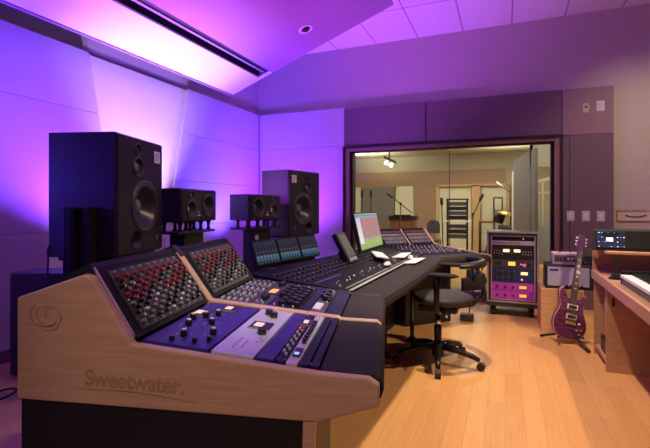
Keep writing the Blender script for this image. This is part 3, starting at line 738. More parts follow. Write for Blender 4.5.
# computer monitor
mW = Matrix.Translation((-1.18,3.70,.856)) @ Matrix.Rotation(math.radians(90),4,'Z') @ Matrix.Rotation(math.radians(-13),4,'X')
mo = tag(link('computer_monitor', None, None, mW), 'computer monitor showing a pink and green audio session above the console', 'monitor')
o = lp_('housing', MB().box((0,0,-.012),(.74,.035,.350),'black'), mo, mW); bev(o,.004)
lp_('screen', MB().box((.014,-.003,.006),(.726,.002,.338),'daw'), mo, mW)
lp_('side_toolbar', MB().box((.016,-.0045,.06),(.13,-.002,.30),'toolbar'), mo, mW)
lp_('stand', MB().box((.27,.035,-.012),(.47,.08,.2),'black'), mo, mW)
# tablet remote
tW = Matrix.Translation((-1.075,3.10,.826)) @ Matrix.Rotation(math.radians(90),4,'Z') @ Matrix.Rotation(math.radians(-29),4,'X')
ta = tag(link('tablet_controller', None, None, tW), 'dark tablet controller tilted back on the console before the monitor', 'tablet')
o = lp_('body', MB().box((0,0,0),(.20,.04,.255),'black'), ta, tW); bev(o,.006)
lp_('screen', MB().box((.02,-.003,.05),(.18,.002,.235),'grey_plastic'), ta, tW)
lp_('button_strip', MB().box((.02,-.004,.015),(.18,.002,.04),'btngrey'), ta, tW)
lp_('stand', MB().box((.05,.04,.02),(.15,.075,.12),'black'), ta, tW)
# keyboard, papers on the console
kW = Matrix.Translation((-1.0,3.64,.832)) @ Matrix.Rotation(math.radians(112),4,'Z') @ Matrix.Rotation(math.radians(9),4,'X') @ Matrix.Scale(1.45,4,(1,0,0))
kb = tag(link('computer_keyboard', None, None, kW), 'slim white computer keyboard lying before the monitor', 'keyboard')
o = lp_('base', MB().box((-.14,-.055,0),(.14,.055,.012),'keywhite'), kb, kW); bev(o,.003)
for r in range(4):
    mb = MB()
    for k in range(13): mb.box((-.133+.0205*k,-.045+.024*r,.012),(-.115+.0205*k,-.026+.024*r,.0145),'paper')
    lp_('key_row', mb, kb, kW)
def paper(x, y, z, w, l, rz, label, sheets=3, name='paper_sheet', ry=-.06):
    W = Matrix.Translation((x,y,z)) @ Matrix.Rotation(rz,4,'Z') @ Matrix.Rotation(ry,4,'Y')
    mb = MB().box((-w/2,-l/2,0),(w/2,l/2,.002*sheets),'paper')
    return tag(link(name, mb.mesh(name), None, W), label, 'paper')
paper(-.765,3.84,.777,.17,.42,-.04,'white paper sheet on the console edge nearest the chair', 1)
paper(-.905,4.02,.796,.14,.40,.05,'white paper sheet lying closer to the far channel racks', 4)
wb = MB().lathe([(.028,0),(.028,.008),(.02,.014)],(0,0,0),(0,0,1),'silver',14)
mp_ = MB(); R = []
for k in range(7):
    q = k/6; y = -.055+.11*q; w_ = .03*math.sqrt(max(.02,1-(2*q-1)**2)); hh = .028*math.sqrt(max(.02,1-(2*q-1)**2))
    R.append([(w_*math.cos(PI*j/6), y, hh*math.sin(PI*j/6)) for j in range(7)])
mp_.rings(R,'knobwhite')
o = link('computer_mouse', mp_.mesh('computer_mouse'), None, Matrix.Translation((-.86,3.36,.792)) @ Matrix.Rotation(-.05,4,'Y')); tag(o,'small pale computer mouse on the control surface near the tablet','mouse')
# far wing desk gear
B4 = Surf(D(3,.27,.768,.03), D(4,.27,.768,-.01), D(3,.80,.815,.03), D(4,.80,.815,-.01))
fw = thing('summing_mixer', 'far end mixer section covered with tiny pale and pink knobs', 'mixer', B4.at(.5,.5))
part('chassis', B4.slab(0,1,0,1,-.012,.008,'purpledark'), fw)
for r in range(8):
    for c_ in range(12): link('knob', KN[('wsmall','white','wsmall','red','wsmall','orange')[(r*5+c_*3)%6]], fw, B4.fr(.06+.08*c_, .08+.12*r, .008))

# ------------------------------------------------------------------ loudspeakers
def driver(mb_parent, fr, r, cone='cone', cap='coneglossy', depth=None, dome=False):
    """fr: frame with z out of the baffle; the cone sits in an opening of radius r"""
    d_ = depth or r*.6
    ring = MB().lathe([(r*.97,.0),(r*1.17,.0),(r*1.17,.004),(r*1.10,.009),(r*1.0,.006),(r*.97,.0)],(0,0,0),(0,0,1),'ringmetal',28,False,False)
    rg = link('driver', ring.mesh('driver'), mb_parent, fr)
    rr = r*(.34 if not dome else .5)
    if dome: prof = [(r*1.02,.002),(r*.85,-d_*.35),(r*.5,-d_*.5)]
    else: prof = [(r*1.02,.002),(r*.96,.008),(r*.90,.007),(r*.86,-.002),(r*.34,-d_)]
    c_ = MB(); i_ = c_.mi(cone); R_ = [[c_.bm.verts.new((p*math.cos(2*PI*k/28),p*math.sin(2*PI*k/28),h)) for k in range(28)] for p,h in prof]
    for a_,b_ in zip(R_,R_[1:]):
        for k in range(28):
            f_ = c_.face([a_[k],a_[(k+1)%28],b_[(k+1)%28],b_[k]],i_); f_.smooth = True
    link('cone', c_.mesh('cone'), rg, fr)
    zc = -d_*(.5 if dome else 1)
    prof = [(max(rr*math.cos(a_),1e-4), zc + rr*.55*math.sin(a_)) for a_ in [PI/2*k/5 for k in range(6)]]
    link('dust_cap', MB().lathe(prof,(0,0,0),(0,0,1),cap,20).mesh('dust_cap'), rg, fr)
    return rg
def well(m_r, m_d):  # shallow recess ring standing for a cut in the baffle
    return None
def cabinet(name, label, cat, corner, ydir, w, d, z0, z1, holes):
    """corner: near front corner (x,y); ydir: unit along the front; the front faces +X side"""
    ydir = V((*ydir,0)).normalized(); out = V((ydir.y,-ydir.x,0)); o = V((*corner,z0))
    W = Matrix((ydir, -out, V((0,0,1)))).transposed().to_4x4(); W.translation = o     # x along front, y into the box, z up
    t = tag(link(name, None, None, W), label, cat)
    hgt = z1-z0
    q = MB(); q.hexa([(0,.02,0),(w,.02,0),(w,d,0),(0,d,0),(0,.02,hgt),(w,.02,hgt),(w,d,hgt),(0,d,hgt)],'fabric_spk')
    ff = [f for f in q.bm.faces if abs(f.calc_center_median().y-.02) < 1e-4]; bmesh.ops.delete(q.bm, geom=ff, context='FACES_ONLY')
    b = lp_('cabinet', q, t, W)
    q = MB(); bi = q.mi('baffle'); loops = []
    fr_ = [(.012,.012),(w-.012,.012),(w-.012,hgt-.012),(.012,hgt-.012)]
    loops.append([q.bm.verts.new((x,0,z)) for x,z in fr_])
    for hx,hz,hr in holes: loops.append([q.bm.verts.new((hx+hr*math.cos(2*PI*k/28),0,hz+hr*math.sin(2*PI*k/28))) for k in range(28)])
    ed = []
    for lo in loops:
        for k in range(len(lo)): ed.append(q.bm.edges.new((lo[k],lo[(k+1)%len(lo)])))
    bmesh.ops.triangle_fill(q.bm, use_beauty=True, use_dissolve=False, edges=ed)
    hv = [set(lo) for lo in loops[1:]]
    bad = [f for f in q.bm.faces if any(all(v in h_ for v in f.verts) for h_ in hv)]
    bmesh.ops.delete(q.bm, geom=bad, context='FACES_ONLY')
    rim = [q.bm.verts.new(p) for p in ((0,.02,0),(w,.02,0),(w,.02,hgt),(0,.02,hgt))]
    for k in range(4): q.face([rim[k],rim[(k+1)%4],loops[0][(k+1)%4],loops[0][k]],bi)
    f = lp_('baffle', q, t, W)
    FR = lambda x, z, y=0: W @ Matrix.Translation((x,y,z)) @ Matrix.Rotation(PI/2,4,'X')
    return t, W, FR, hgt
def rotfr(W, x, z, y=0): return W @ Matrix.Translation((x,y,z)) @ Matrix.Rotation(PI/2,4,'X')
# near big monitor
def big(name, label, corner, ydir, w, d, z0, z1, mirror):
    h = z1-z0; X = lambda x: w*(1-x) if mirror else w*x
    ds = [(X(.57),h*.41,w*.262),(X(.41),h*.745,w*.10),(X(.40),h*.895,w*.058),(X(.38),h*.125,w*.105)]
    t, W, FR, h = cabinet(name, label, 'speaker', corner, ydir, w, d, z0, z1, ds)
    driver(t, FR(*ds[0][:2]), ds[0][2], depth=.075)
    driver(t, FR(*ds[1][:2]), ds[1][2], dome=True, cone='rubber')
    driver(t, FR(*ds[2][:2]), ds[2][2], dome=True, cone='rubber', cap='baffle')
    link('port', MB().lathe([(w*.118,0),(w*.118,.004),(w*.104,.003),(w*.095,-.10),(.001,-.101)],(0,0,0),(0,0,1),'slot',24,False,True).mesh('port'), t, FR(*ds[3][:2]))
    px = X(.85)
    pl = link('logo_plate', MB().box((-.045,-.045,0),(.045,.045,.003),'plate').mesh('logo_plate'), t, FR(px,h*.865))
    for k in range(3): link('plate_marking', MB().box((-.03,.018-.02*k,.003),(.03 if k<2 else .01,.024-.02*k,.0035),'live_grey').mesh('plate_marking'), pl, FR(px,h*.865))
    link('badge', MB().lathe([(.022,0),(.022,.003),(.018,.004)],(0,0,0),(0,0,1),'bluebadge',16).mesh('badge'), t, FR(X(.84),h*.12))
    for sx in (.05,.5,.95):
        for sz in (.03,.64,.97): link('bolt', MB().lathe([(.008,0),(.007,.004)],(0,0,0),(0,0,1),'satin',8).mesh('bolt'), t, FR(w*sx,h*sz))
    return t, W
t, WL = big('studio_speaker','large black studio loudspeaker nearest the camera at the left wall',(-2.355,2.12),(-.288,.957),.63,.485,.915,1.747,False)
for k in range(9): pass
big('studio_speaker','large black studio loudspeaker farthest right, behind the touchscreens',(-2.35,4.57),(.178,.984),.65,.42,.90,1.694,True)
# loudspeaker stands
def big_stand(name, label, c, y, w, d, ydir, top):
    ydir = V((*ydir,0)).normalized(); out = V((ydir.y,-ydir.x,0)); W = Matrix((ydir,-out,V((0,0,1)))).transposed().to_4x4(); W.translation = V((*c,0))
    t = tag(link(name,None,None,W), label, 'speaker stand')
    o = lp_('base', MB().box((.03,.03,0),(w-.03,d-.02,.05),'black'), t, W); bev(o,.01)
    lp_('column', MB().box((w*.28,d*.25,.05),(w*.72,d*.8,top-.03),'black'), t, W)
    o = lp_('top_plate', MB().box((.05,.04,top-.03),(w-.05,d-.03,top-.001),'black'), t, W); bev(o,.004)
big_stand('speaker_stand','black floor stand under the nearest large loudspeaker',(-2.355,2.12),0,.63,.485,(-.288,.957),.915)
big_stand('speaker_stand','black floor stand under the far right large loudspeaker',(-2.35,4.57),0,.65,.42,(.178,.984),.90)
# slim black tower in front of the near speaker
tw = thing('tower_panel','slim black upright panel standing against the nearest large loudspeaker','panel',(-2.46,1.93,0))
ydr = V((.924,.383,0)); 
W_ = Matrix.Translation((-2.62,1.93,0)) @ Matrix.Rotation(math.radians(22.5),4,'Z')
part('body', MB().prism([W_ @ V(p) for p in ((0,0,0),(.17,0,0),(.17,.10,0),(0,.10,0))],(0,0,1.25),'black'), tw, .006)
part('fin', MB().prism([W_ @ V(p) for p in ((.05,-.03,0),(.085,-.03,0),(.085,0,0),(.05,0,0))],(0,0,1.24),'satin'), tw, .004)
part('foot', MB().prism([W_ @ V(p) for p in ((-.02,-.035,0),(.19,-.035,0),(.19,.115,0),(-.02,.115,0))],(0,0,.02),'black'), tw)
# subwoofer box on the floor at the left
sb = thing('subwoofer','low dark boxy subwoofer on the floor beside the left wall','subwoofer',(-3.2,2.25,0))
a_ = V((-3.37,2.07,0)); e1 = V((.924,.383,0)); e2 = V((-.383,.924,0))
part('cabinet', MB().prism([a_+V((0,0,.012)),a_+e1*.42+V((0,0,.012)),a_+e1*.42+e2*.27+V((0,0,.012)),a_+e2*.27+V((0,0,.012))],(0,0,.752),'fabric_spk'), sb, .008)
part('foot', MB().prism([a_+e1*.05+e2*.04,a_+e1*.37+e2*.04,a_+e1*.37+e2*.23,a_+e1*.05+e2*.23],(0,0,.014),'rubber'), sb)
part('grille', MB().prism([a_+e1*.42+e2*.02+V((0,0,.06)),a_+e1*.428+e2*.02+V((0,0,.06)),a_+e1*.428+e2*.25+V((0,0,.06)),a_+e1*.42+e2*.25+V((0,0,.06))],(0,0,.64),'rubber'), sb)
cb = MB(); pts = [V((-2.84,2.0,.93))+V((.02*math.sin(k*.5),.0-.012*k,-.015*k)) for k in range(7)]
single('speaker_cable', MB().tube([(-2.80,1.975,1.0),(-2.81,1.965,.96),(-2.79,1.955,.91),(-2.81,1.96,.62),(-2.80,1.99,.30),(-2.84,2.0,.02),(-2.95,1.98,.008)],.006,'rubber'), 'thin black cable dropping from the nearest large loudspeaker', 'cable', (-2.8,1.96,.86))
fc = MB(); pts = []
for k in range(26):
    a_ = k*.42; pts.append((-3.25+.10*math.cos(a_)+.012*k, 1.62+.13*math.sin(a_)+.008*k, .008+.0012*k))
single('floor_cable', fc.tube(pts,.008,'rubber'), 'coiled black cable on the floor at the far left edge', 'cable', (-2.9,1.0,0))
# small three driver monitors lying on their sides
def near(label, corner, ydir, w, d, z0, z1, mirror):
    h = z1-z0; X = lambda x: w*(1-x) if mirror else w*x
    ds = [(X(.74),h*.50,h*.33),(X(.25),h*.39,h*.25),(X(.25),h*.80,h*.11)]
    t, W, FR, h = cabinet('studio_monitor', label, 'speaker', corner, ydir, w, d, z0, z1, ds)
    driver(t, FR(*ds[0][:2]), ds[0][2]); driver(t, FR(*ds[1][:2]), ds[1][2], cap='plate'); driver(t, FR(*ds[2][:2]), ds[2][2], dome=True)
    link('power_led', MB().lathe([(.006,0),(.005,.003)],(0,0,0),(0,0,1),'led_green',8).mesh('power_led'), t, FR(X(.46),h*.3))
    link('badge', MB().box((-.02,-.006,0),(.02,.006,.002),'plate').mesh('badge'), t, FR(X(.46),h*.2))
    return t, W
near('black sideways monitor speaker just right of the nearest large loudspeaker',(-2.41,2.80),(-.13,.99),.56,.36,1.125,1.403,False)
near('black sideways monitor speaker left of the far large loudspeaker',(-2.45,3.87),(.13,.99),.56,.27,1.11,1.385,True)
t = None
def near_stand(label, corner, ydir, w, top, holes):
    ydir = V((*ydir,0)).normalized(); out = V((ydir.y,-ydir.x,0)); W = Matrix((ydir,-out,V((0,0,1)))).transposed().to_4x4(); W.translation = V((*corner,0))
    t = tag(link('monitor_stand',None,None,W), label, 'speaker stand')
    o = lp_('base', MB().box((.08,.0,0),(w-.08,.30,.03),'black'), t, W); bev(o,.008)
    lp_('column', MB().box((.13,.06,.03),(w-.13,.20,top-.10),'black'), t, W)
    o = lp_('shelf', MB().box((-.01,.02,top-.10),(w+.01,.26,top-.08),'black'), t, W); bev(o,.004)
    for x in (.05,w*.36,w*.66,w-.06):
        for y in (.05,.2): lp_('isolator', MB().lathe([(.024,0),(.014,.022),(.014,.055),(.026,.077)],(x,y,top-.08),(0,0,1),'black',10), t, W)
    for x0 in (.03, w*.55): lp_('rail', MB().box((x0,.03,top-.004),(x0+w*.36,.24,top-.0005),'black'), t, W)
    if holes:
        for k in range(3): link('round_vent', MB().lathe([(.030,0),(.030,.003),(.026,.004)],(0,0,0),(0,0,1),'knobwhite',18).mesh('round_vent'), t, W @ Matrix.Translation((.19,.06,top-.19-.095*k)) @ Matrix.Rotation(PI/2,4,'X'))
    return t
near_stand('black stand with isolator feet under the monitor speaker at left centre',(-2.41,2.80),(-.13,.99),.56,1.125,False)
near_stand('black stand with three pale round vents under the right monitor speaker',(-2.45,3.87),(.13,.99),.56,1.11,True)

# ------------------------------------------------------------------ office chair
cx, cy = -.50, 3.58
ch = thing('office_chair','black swivel office chair with armrests at the console','chair',(cx,cy,0))
hub = MB().lathe([(.045,.06),(.05,.10),(.05,.15),(.03,.17)],(cx,cy,0),(0,0,1),'black',16); part('hub', hub, ch)
for k in range(5):
    a_ = math.radians(-82+72*k); d_ = V((math.cos(a_),math.sin(a_),0)); c0 = V((cx,cy,0))
    R_ = [c0+d_*.03+V((0,0,.135)), c0+d_*.15+V((0,0,.125)), c0+d_*.28+V((0,0,.095)), c0+d_*.325+V((0,0,.075))]
    lg = part('base_leg', MB().tube(R_, [.030,.026,.021,.018], 'satin', 10), ch)
    w0 = c0+d_*.335; sd = V((-d_.y,d_.x,0))
    cs_ = part('caster', MB().lathe([(.028,-.022),(.030,-.018),(.030,.018),(.028,.022)], w0+V((0,0,.0305)), sd, 'rubber', 16), lg)
    part('caster_hood', MB().lathe([(.02,0),(.024,.02),(.012,.035)], w0+V((0,0,.045)), (0,0,1), 'black', 10), cs_) if False else None
part('gas_column', MB().lathe([(.03,.15),(.03,.30),(.018,.302),(.018,.47)],(cx,cy,0),(0,0,1),'satin',16), ch)
part('column_ring', MB().lathe([(.021,.30),(.021,.35)],(cx,cy,0),(0,0,1),'chrome',16), ch)
part('mechanism', MB().box((cx-.14,cy-.10,.42),(cx+.16,cy+.13,.475),'black'), ch, .015)
part('tilt_lever', MB().cyl((cx+.05,cy-.1,.44),(cx+.10,cy-.26,.435),.008,'chrome'), ch)
st_ = []
for z, k in ((.478,.82),(.492,.97),(.515,1.0),(.535,.96),(.548,.82),(.550,.3)):
    st_.append([(cx+.035+.225*k*math.cos(2*PI*j/28)*(1+.06*math.cos(4*PI*j/28)), cy+.05+.25*k*math.sin(2*PI*j/28), z - .012*math.cos(2*PI*j/28)*0) for j in range(28)])
part('seat', MB().rings(st_, 'chairseat'), ch)
def arm(y):
    s_ = 1 if y > cy else -1; ax = cx+.025
    part('armrest_post', MB().tube([(cx+.04,cy+.05*s_,.452),(ax+.01,y-.06*s_,.448),(ax,y-.005*s_,.475),(ax,y,.54),(ax,y,.63),(ax,y,.725)],[.022,.022,.022,.021,.024,.030],'satin',10), ch)
    r_ = []
    for q in range(9):
        f = q/8; x = cx-.05+.235*f; k = math.sqrt(max(.05,1-abs(2*f-1)**3))
        r_.append([(x, y+.045*k*math.cos(2*PI*j/12), .738+.020*k*math.sin(2*PI*j/12)) for j in range(12)])
    part('armrest_pad', MB().rings(r_, 'leather'), ch)
arm(3.33); arm(4.0)
# backrest: curved shell with open centre and its support
bx, by = cx+.05, cy+.06
def shell(z0, z1, a0, a1, rad, th, m, n=14, bulge=0):
    mb = MB(); R_ = []
    for k in range(n+1):
        a_ = math.radians(a0+(a1-a0)*k/n); f = math.sin(PI*k/n)
        c_, s_ = math.cos(a_), math.sin(a_); zl, zh = z0-bulge*f, z1+bulge*f
        ri, ro = rad, rad+th
        R_.append([(bx+ri*c_,by+ri*s_*1.05,zl),(bx+ro*c_,by+ro*s_*1.05,zl+.01),(bx+(ro+.012)*c_,by+(ro+.012)*s_*1.05,(zl+zh)/2),(bx+ro*c_,by+ro*s_*1.05,zh-.01),(bx+ri*c_,by+ri*s_*1.05,zh)])
    return mb.rings(R_, m)
part('backrest', shell(.62,.72,-58,58,.27,.035,'leather',14,.01), ch, .006)
part('back_rail', shell(.785,.83,-62,62,.28,.03,'satin',14,.012), ch, .006)
for a_ in (-40,40):
    c_, s_ = math.cos(math.radians(a_)), math.sin(math.radians(a_))
    part('back_strut', MB().tube([(bx+.29*c_,by+.30*s_,.64),(bx+.31*c_,by+.32*s_,.72),(bx+.295*c_,by+.31*s_,.785)],.018,'satin'), ch)
part('back_support', MB().tube([(cx+.12,cy+.04,.45),(cx+.26,cy+.06,.48),(cx+.345,cy+.06,.56),(cx+.335,cy+.06,.66)],.022,'black'), ch)

# ------------------------------------------------------------------ road case rack and its units
RY = 5.40
rc = thing('rack_case','black road case rack on casters filled with lit studio gear','rack case',(.075,5.68,0))
X0, X1, Z0, Z1 = -.193, .345, .16, .965
k = MB()
k.box((X0,RY,Z0),(-.146,RY+.52,Z1),'flight'); k.box((.307,RY,Z0),(X1,RY+.52,Z1),'flight')
k.box((-.146,RY,.918),(.307,RY+.52,Z1),'flight'); k.box((-.146,RY,Z0),(.307,RY+.52,.19),'flight'); k.box((-.146,RY+.5,.19),(.307,RY+.52,.918),'flight')
part('shell', k, rc)
k = MB(); w_ = .014
for (x0,z0,x1,z1) in ((X0-.004,Z0-.004,X0+w_,Z1+.004),(X1-w_,Z0-.004,X1+.004,Z1+.004),(X0,Z1-w_,X1,Z1+.004),(X0,Z0-.004,X1,Z0+w_)): k.box((x0,RY-.005,z0),(x1,RY+.012,z1),'caseedge')
part('edge_trim', k, rc, .002)
k = MB()
for (x0,z0,x1,z1) in ((-.152,.186,-.141,.922),(.302,.186,.313,.922),(-.15,.914,.31,.922),(-.15,.186,.31,.194)): k.box((x0,RY-.008,z0),(x1,RY+.01,z1),'caseedge')
part('rack_rail', k, rc)
part('dolly_board', MB().box((X0-.01,RY-.012,.112),(X1+.012,RY+.53,.157),'flight'), rc, .004)
for x in (X0+.06,X1-.07):
    for y in (RY+.06,RY+.45):
        c_ = part('caster', MB().lathe([(.045,-.02),(.048,-.015),(.048,.015),(.045,.02)],(x,y,.0485),(1,0,0),'rubber',18), rc)
        part('caster_fork', MB().box((x-.03,y-.03,.05),(x-.022,y+.03,.112),'satin').box((x+.022,y-.03,.05),(x+.03,y+.03,.112),'satin').box((x-.03,y-.035,.104),(x+.03,y+.035,.112),'satin'), c_)
for z in (.35,.75): part('latch', MB().box((X0-.012,RY+.1,z),(X0,RY+.2,z+.07),'caseedge'), rc)
def runit(z0, z1, m, name, label, cat):
    t = thing(name,label,cat,(.08,RY+.02,z0)); part('faceplate', MB().box((-.143,RY+.012,z0+.001),(.304,RY+.03,z1-.001),m), t, .001)
    part('chassis', MB().box((-.13,RY+.03,z0+.004),(.29,RY+.36,z1-.004),'satin'), t)
    return t
FK = Matrix.Rotation(PI/2,4,'X')
def rknob(t, x, z, kind, s=1): link('knob', KN[kind], t, Matrix.Translation((x,RY+.012,z)) @ FK @ Matrix.Scale(s,4))
def rlight(t, x, z, w, h, m, name='meter_window', bez=True):
    fr = Matrix.Translation((x,RY+.012,z)) @ FK
    if bez: p_ = link('vu_meter', MB().box((-w/2-.006,-h/2-.006,0),(w/2+.006,h/2+.006,.003),'black').mesh('vu_meter'), t, fr)
    else: p_ = t
    link(name, MB().box((-w/2,-h/2,.003),(w/2,h/2,.0045),m).mesh(name), p_, fr)
t = runit(.864,.912,'satin','power_conditioner','thin black power unit topmost in the road case','power unit'); rlight(t,.19,.888,.012,.008,'led_yellow','pilot_light',False)
t = runit(.814,.862,'silverstrip','patch_unit','slim pale grey unit second from the top of the road case','rack unit')
for q in range(9): link('socket', btn('greyunit',.018,.014,.003), t, Matrix.Translation((-.11+.03*q+(.02 if q>4 else 0),RY+.012,.838)) @ FK)
t = runit(.650,.812,'black','stereo_compressor','black unit with two cream lit meters high in the road case','compressor')
rlight(t,.012,.750,.068,.034,'vu_warm'); rlight(t,.125,.750,.068,.034,'vu_warm')
for q in range(4):
    for r in range(2):
        rknob(t,-.115+.028*q,.752-.03*r-.004*q,'white',.9); rknob(t,.185+.028*q,.742-.03*r,'white',.9)
rknob(t,.068,.755,'white',.8); rknob(t,.068,.72,'white',.8)
t = runit(.552,.648,'greyunit','tube_limiter','dark grey unit with one yellow meter in the middle of the road case','limiter')
rlight(t,.07,.602,.075,.045,'vu_yellow'); 
for q in (-.09,-.05): rknob(t,q,.605,'huge',.9)
for x_,z_ in ((.165,.60),(.185,.592),(.205,.58),(.21,.60)): rlight(t,x_,z_,.014,.012,'led_red','lamp',False)
rknob(t,.25,.60,'huge',.9); rknob(t,-.055,.58,'white',.8)
t = runit(.386,.550,'navy','preamp_unit','navy blue unit with white meter and pink lamp in the road case','preamplifier')
rlight(t,.20,.495,.072,.032,'vu_warm'); rlight(t,.175,.425,.018,.018,'led_pink','lamp',False)
for q in range(4):
    for r in range(2): rknob(t,-.11+.06*q,.50-.075*r,'huge',.8); rknob(t,-.085+.06*q,.515-.075*r,'wsmall',.8)
for k_,(z0,z1,wh) in enumerate(((.289,.384,'upper'),(.194,.287,'lowest'))):
    t = runit(z0,z1,'magenta','valve_preamplifier',f'{wh} of the two magenta units at the bottom of the road case','preamplifier')
    zc = (z0+z1)/2; rlight(t,.185,zc,.075,.034,'vu_orange')
    for q in range(3): rknob(t,-.085+.085*q,zc,'huge',.8); rknob(t,-.08+.085*q,zc+.012,'wsmall',.8)
cable = [(-.20,5.5,.80),(-.205,5.38,.76),(-.21,5.30,.62),(-.27,5.22,.47),(-.33,5.15,.33),(-.36,5.1,.18),(-.37,5.08,.075)]
single('power_cable', MB().tube(cable,.007,'rubber'), 'thin black cable hanging beside the left of the road case', 'cable', (-.3,5.2,0))
sp_ = thing('cable_box','small black cable box on the floor behind the chair','cable box',(-.39,5.05,0))
part('body', MB().box((-.46,4.98,0),(-.32,5.10,.07),'black'), sp_, .008); part('socket_face', MB().box((-.45,4.975,.01),(-.33,4.98,.06),'greyunit'), sp_)

# ------------------------------------------------------------------ guitar corner
wbx = thing('plywood_box','light plywood box carrying the guitar amplifier by the desk','box',(.53,5.05,0))
part('panel', MB().box((.327,4.81,0),(.70,5.32,.432),'boxwood'), wbx, .004)
part('top', MB().box((.327,4.81,.432),(.70,5.32,.442),'boxwood'), wbx, .003)
ca = thing('guitar_cabinet','grey grilled speaker cabinet lying on the plywood box','amplifier',(.57,5.0,.442))
CX0, CX1, CZ0, CZ1 = .368, .80, .443, .682
cY = 4.85
part('shell', MB().box((CX0,cY,CZ0),(CX1,cY+.26,CZ1),'black'), ca, .01)
part('grille', MB().box((CX0+.022,cY-.004,CZ0+.03),(CX1-.05,cY+.01,CZ1-.022),'grille'), ca)
part('logo_mark', MB().box((CX0+.045,cY-.007,CZ1-.06),(CX0+.115,cY-.004,CZ1-.045),'purple'), ca)
mb = MB()
for k in range(5): mb.lathe([(.011,0),(.008,.006)],(CX0+.19+.032*k,cY-.004,CZ0+.035),(0,-1,0),'purpledark',8)
part('knob_row', mb, ca)
ah = thing('amplifier_head','small mauve amplifier head on top of the grey cabinet','amplifier',(.56,5.0,.682))
hx0, hx1, hz0, hz1 = .432, .675, .683, .795
part('shell', MB().box((hx0,cY+.0,hz0),(hx1,cY+.2,hz1),'amphead'), ah, .008)
part('faceplate', MB().box((hx0+.015,cY-.003,hz0+.03),(hx1-.015,cY+.005,hz1-.02),'ampface'), ah)
for k in range(6): part('knob', MB().lathe([(.010,0),(.008,.014)],(hx0+.04+.033*k,cY-.003,hz0+.06),(0,-1,0),'knobwhite' if k>2 else 'purpledark',10), ah)
part('handle', MB().tube([(hx0+.07,cY+.1,hz1),(hx0+.09,cY+.1,hz1+.02),(hx1-.09,cY+.1,hz1+.02),(hx1-.07,cY+.1,hz1)],.006,'black'), ah)
bb = thing('effects_box','small black box behind the guitar neck on the grey cabinet','box',(.75,5.0,.682))
part('body', MB().box((.69,cY+.02,.683),(.80,cY+.2,.78),'black'), bb, .006); part('jack', MB().lathe([(.008,0),(.008,.01)],(.72,cY+.02,.71),(0,-1,0),'chrome',8), bb)

# electric guitar: local x across (treble side right), z up the neck, y towards the back
gW = Matrix.Translation((.525,4.505,.045)) @ Matrix.Rotation(math.radians(14),4,'Z') @ Matrix.Rotation(math.radians(12.5),4,'Y') @ Matrix.Rotation(math.radians(-13),4,'X')
gt = tag(link('electric_guitar',None,None,gW),'purple flame top electric guitar leaning on a stand by the plywood box','guitar')
half_l = [(0,0),(-.06,.004),(-.115,.028),(-.150,.075),(-.158,.125),(-.142,.180),(-.118,.225),(-.110,.260),(-.118,.300),(-.132,.340),(-.136,.375),(-.122,.405),(-.100,.410),(-.082,.385),(-.066,.345),(-.040,.325)]
half_r = [(.030,.320),(.050,.325),(.070,.350),(.092,.372),(.110,.368),(.118,.345),(.112,.305),(.104,.265),(.112,.225),(.138,.180),(.156,.125),(.150,.075),(.116,.028),(.06,.004)]
def smooth_poly(p, it=2):
    for _ in range(it):
        q = []
        for k in range(len(p)):
            a_, b_ = p[k], p[(k+1)%len(p)]
            q += [(a_[0]*.75+b_[0]*.25,a_[1]*.75+b_[1]*.25),(a_[0]*.25+b_[0]*.75,a_[1]*.25+b_[1]*.75)]
        p = q
    return p
ol = smooth_poly([(x*.94,z*1.14) for x,z in half_l+half_r], 2)
cxo, czo = 0, .215
ins = lambda k: [(cxo+(x-cxo)*k, czo+(z-czo)*k) for x,z in ol]
bd = lp_('body', MB().rings([[(x,.045,z) for x,z in ins(.97)],[(x,.04,z) for x,z in ol],[(x,.004,z) for x,z in ol]],'guitarside'), gt, gW)
lp_('binding', MB().rings([[(x,.006,z) for x,z in ins(1.006)],[(x,-.001,z) for x,z in ins(1.004)],[(x,-.003,z) for x,z in ins(.975)]],'binding',cap0=False,cap1=False), bd, gW)
lp_('carved_top', MB().rings([[(x,-.002,z) for x,z in ins(.98)],[(x,-.004,z) for x,z in ins(.9)],[(x,-.009,z) for x,z in ins(.65)],[(x,-.011,z) for x,z in ins(.3)]],'flame',cap0=False), bd, gW)
lp_('neck', MB().prism([(-.025,-.018,.34),(.025,-.018,.34),(.018,-.018,.83),(-.018,-.018,.83)],(0,.026,0),'guitarside'), gt, gW)
fb = lp_('fretboard', MB().prism([(-.026,-.024,.325),(.026,-.024,.325),(.019,-.024,.83),(-.019,-.024,.83)],(0,.007,0),'rosewood'), gt, gW)
fm = MB()
L0 = .65; z_n = .83
for k in range(1,21):
    z = z_n - L0*(1-2**(-k/12)); fm.box((-.020,-.0255,z-.001),(.020,-.024,z+.001),'chrome')
    if k in (3,5,7,9,12,15): lp_('inlay', MB().box((-.009,-.0252,z+.008),(.009,-.0242,z+.018),'knobwhite'), fb, gW)
lp_('fret', fm, fb, gW)
hd = [(-.022,.83),(.022,.83),(.030,.86),(.048,.885),(.040,.95),(.030,.985),(.008,.972),(-.018,.985),(-.036,.965),(-.044,.90),(-.046,.875)]
hs = lp_('headstock', MB().prism([(x*.8,-.018,z) for x,z in hd],(0,.016,0),'purplehead'), gt, gW)
for k in range(3):
    for s_ in (-1,1): lp_('tuner', MB().cyl((s_*.025,-.026,.885+.032*k),(s_*.025,-.014,.885+.032*k),.005,'chrome').box((s_*.04-.009,-.014,.878+.032*k),(s_*.04+.011,-.004,.892+.032*k),'cream'), hs, gW)
for z in (.295,.205):
    pk = lp_('pickup', MB().box((-.045,-.018,z-.024),(.045,-.008,z+.024),'cream'), gt, gW); lp_('coil', MB().box((-.034,-.022,z-.014),(.034,-.018,z+.014),'knobblack'), pk, gW)
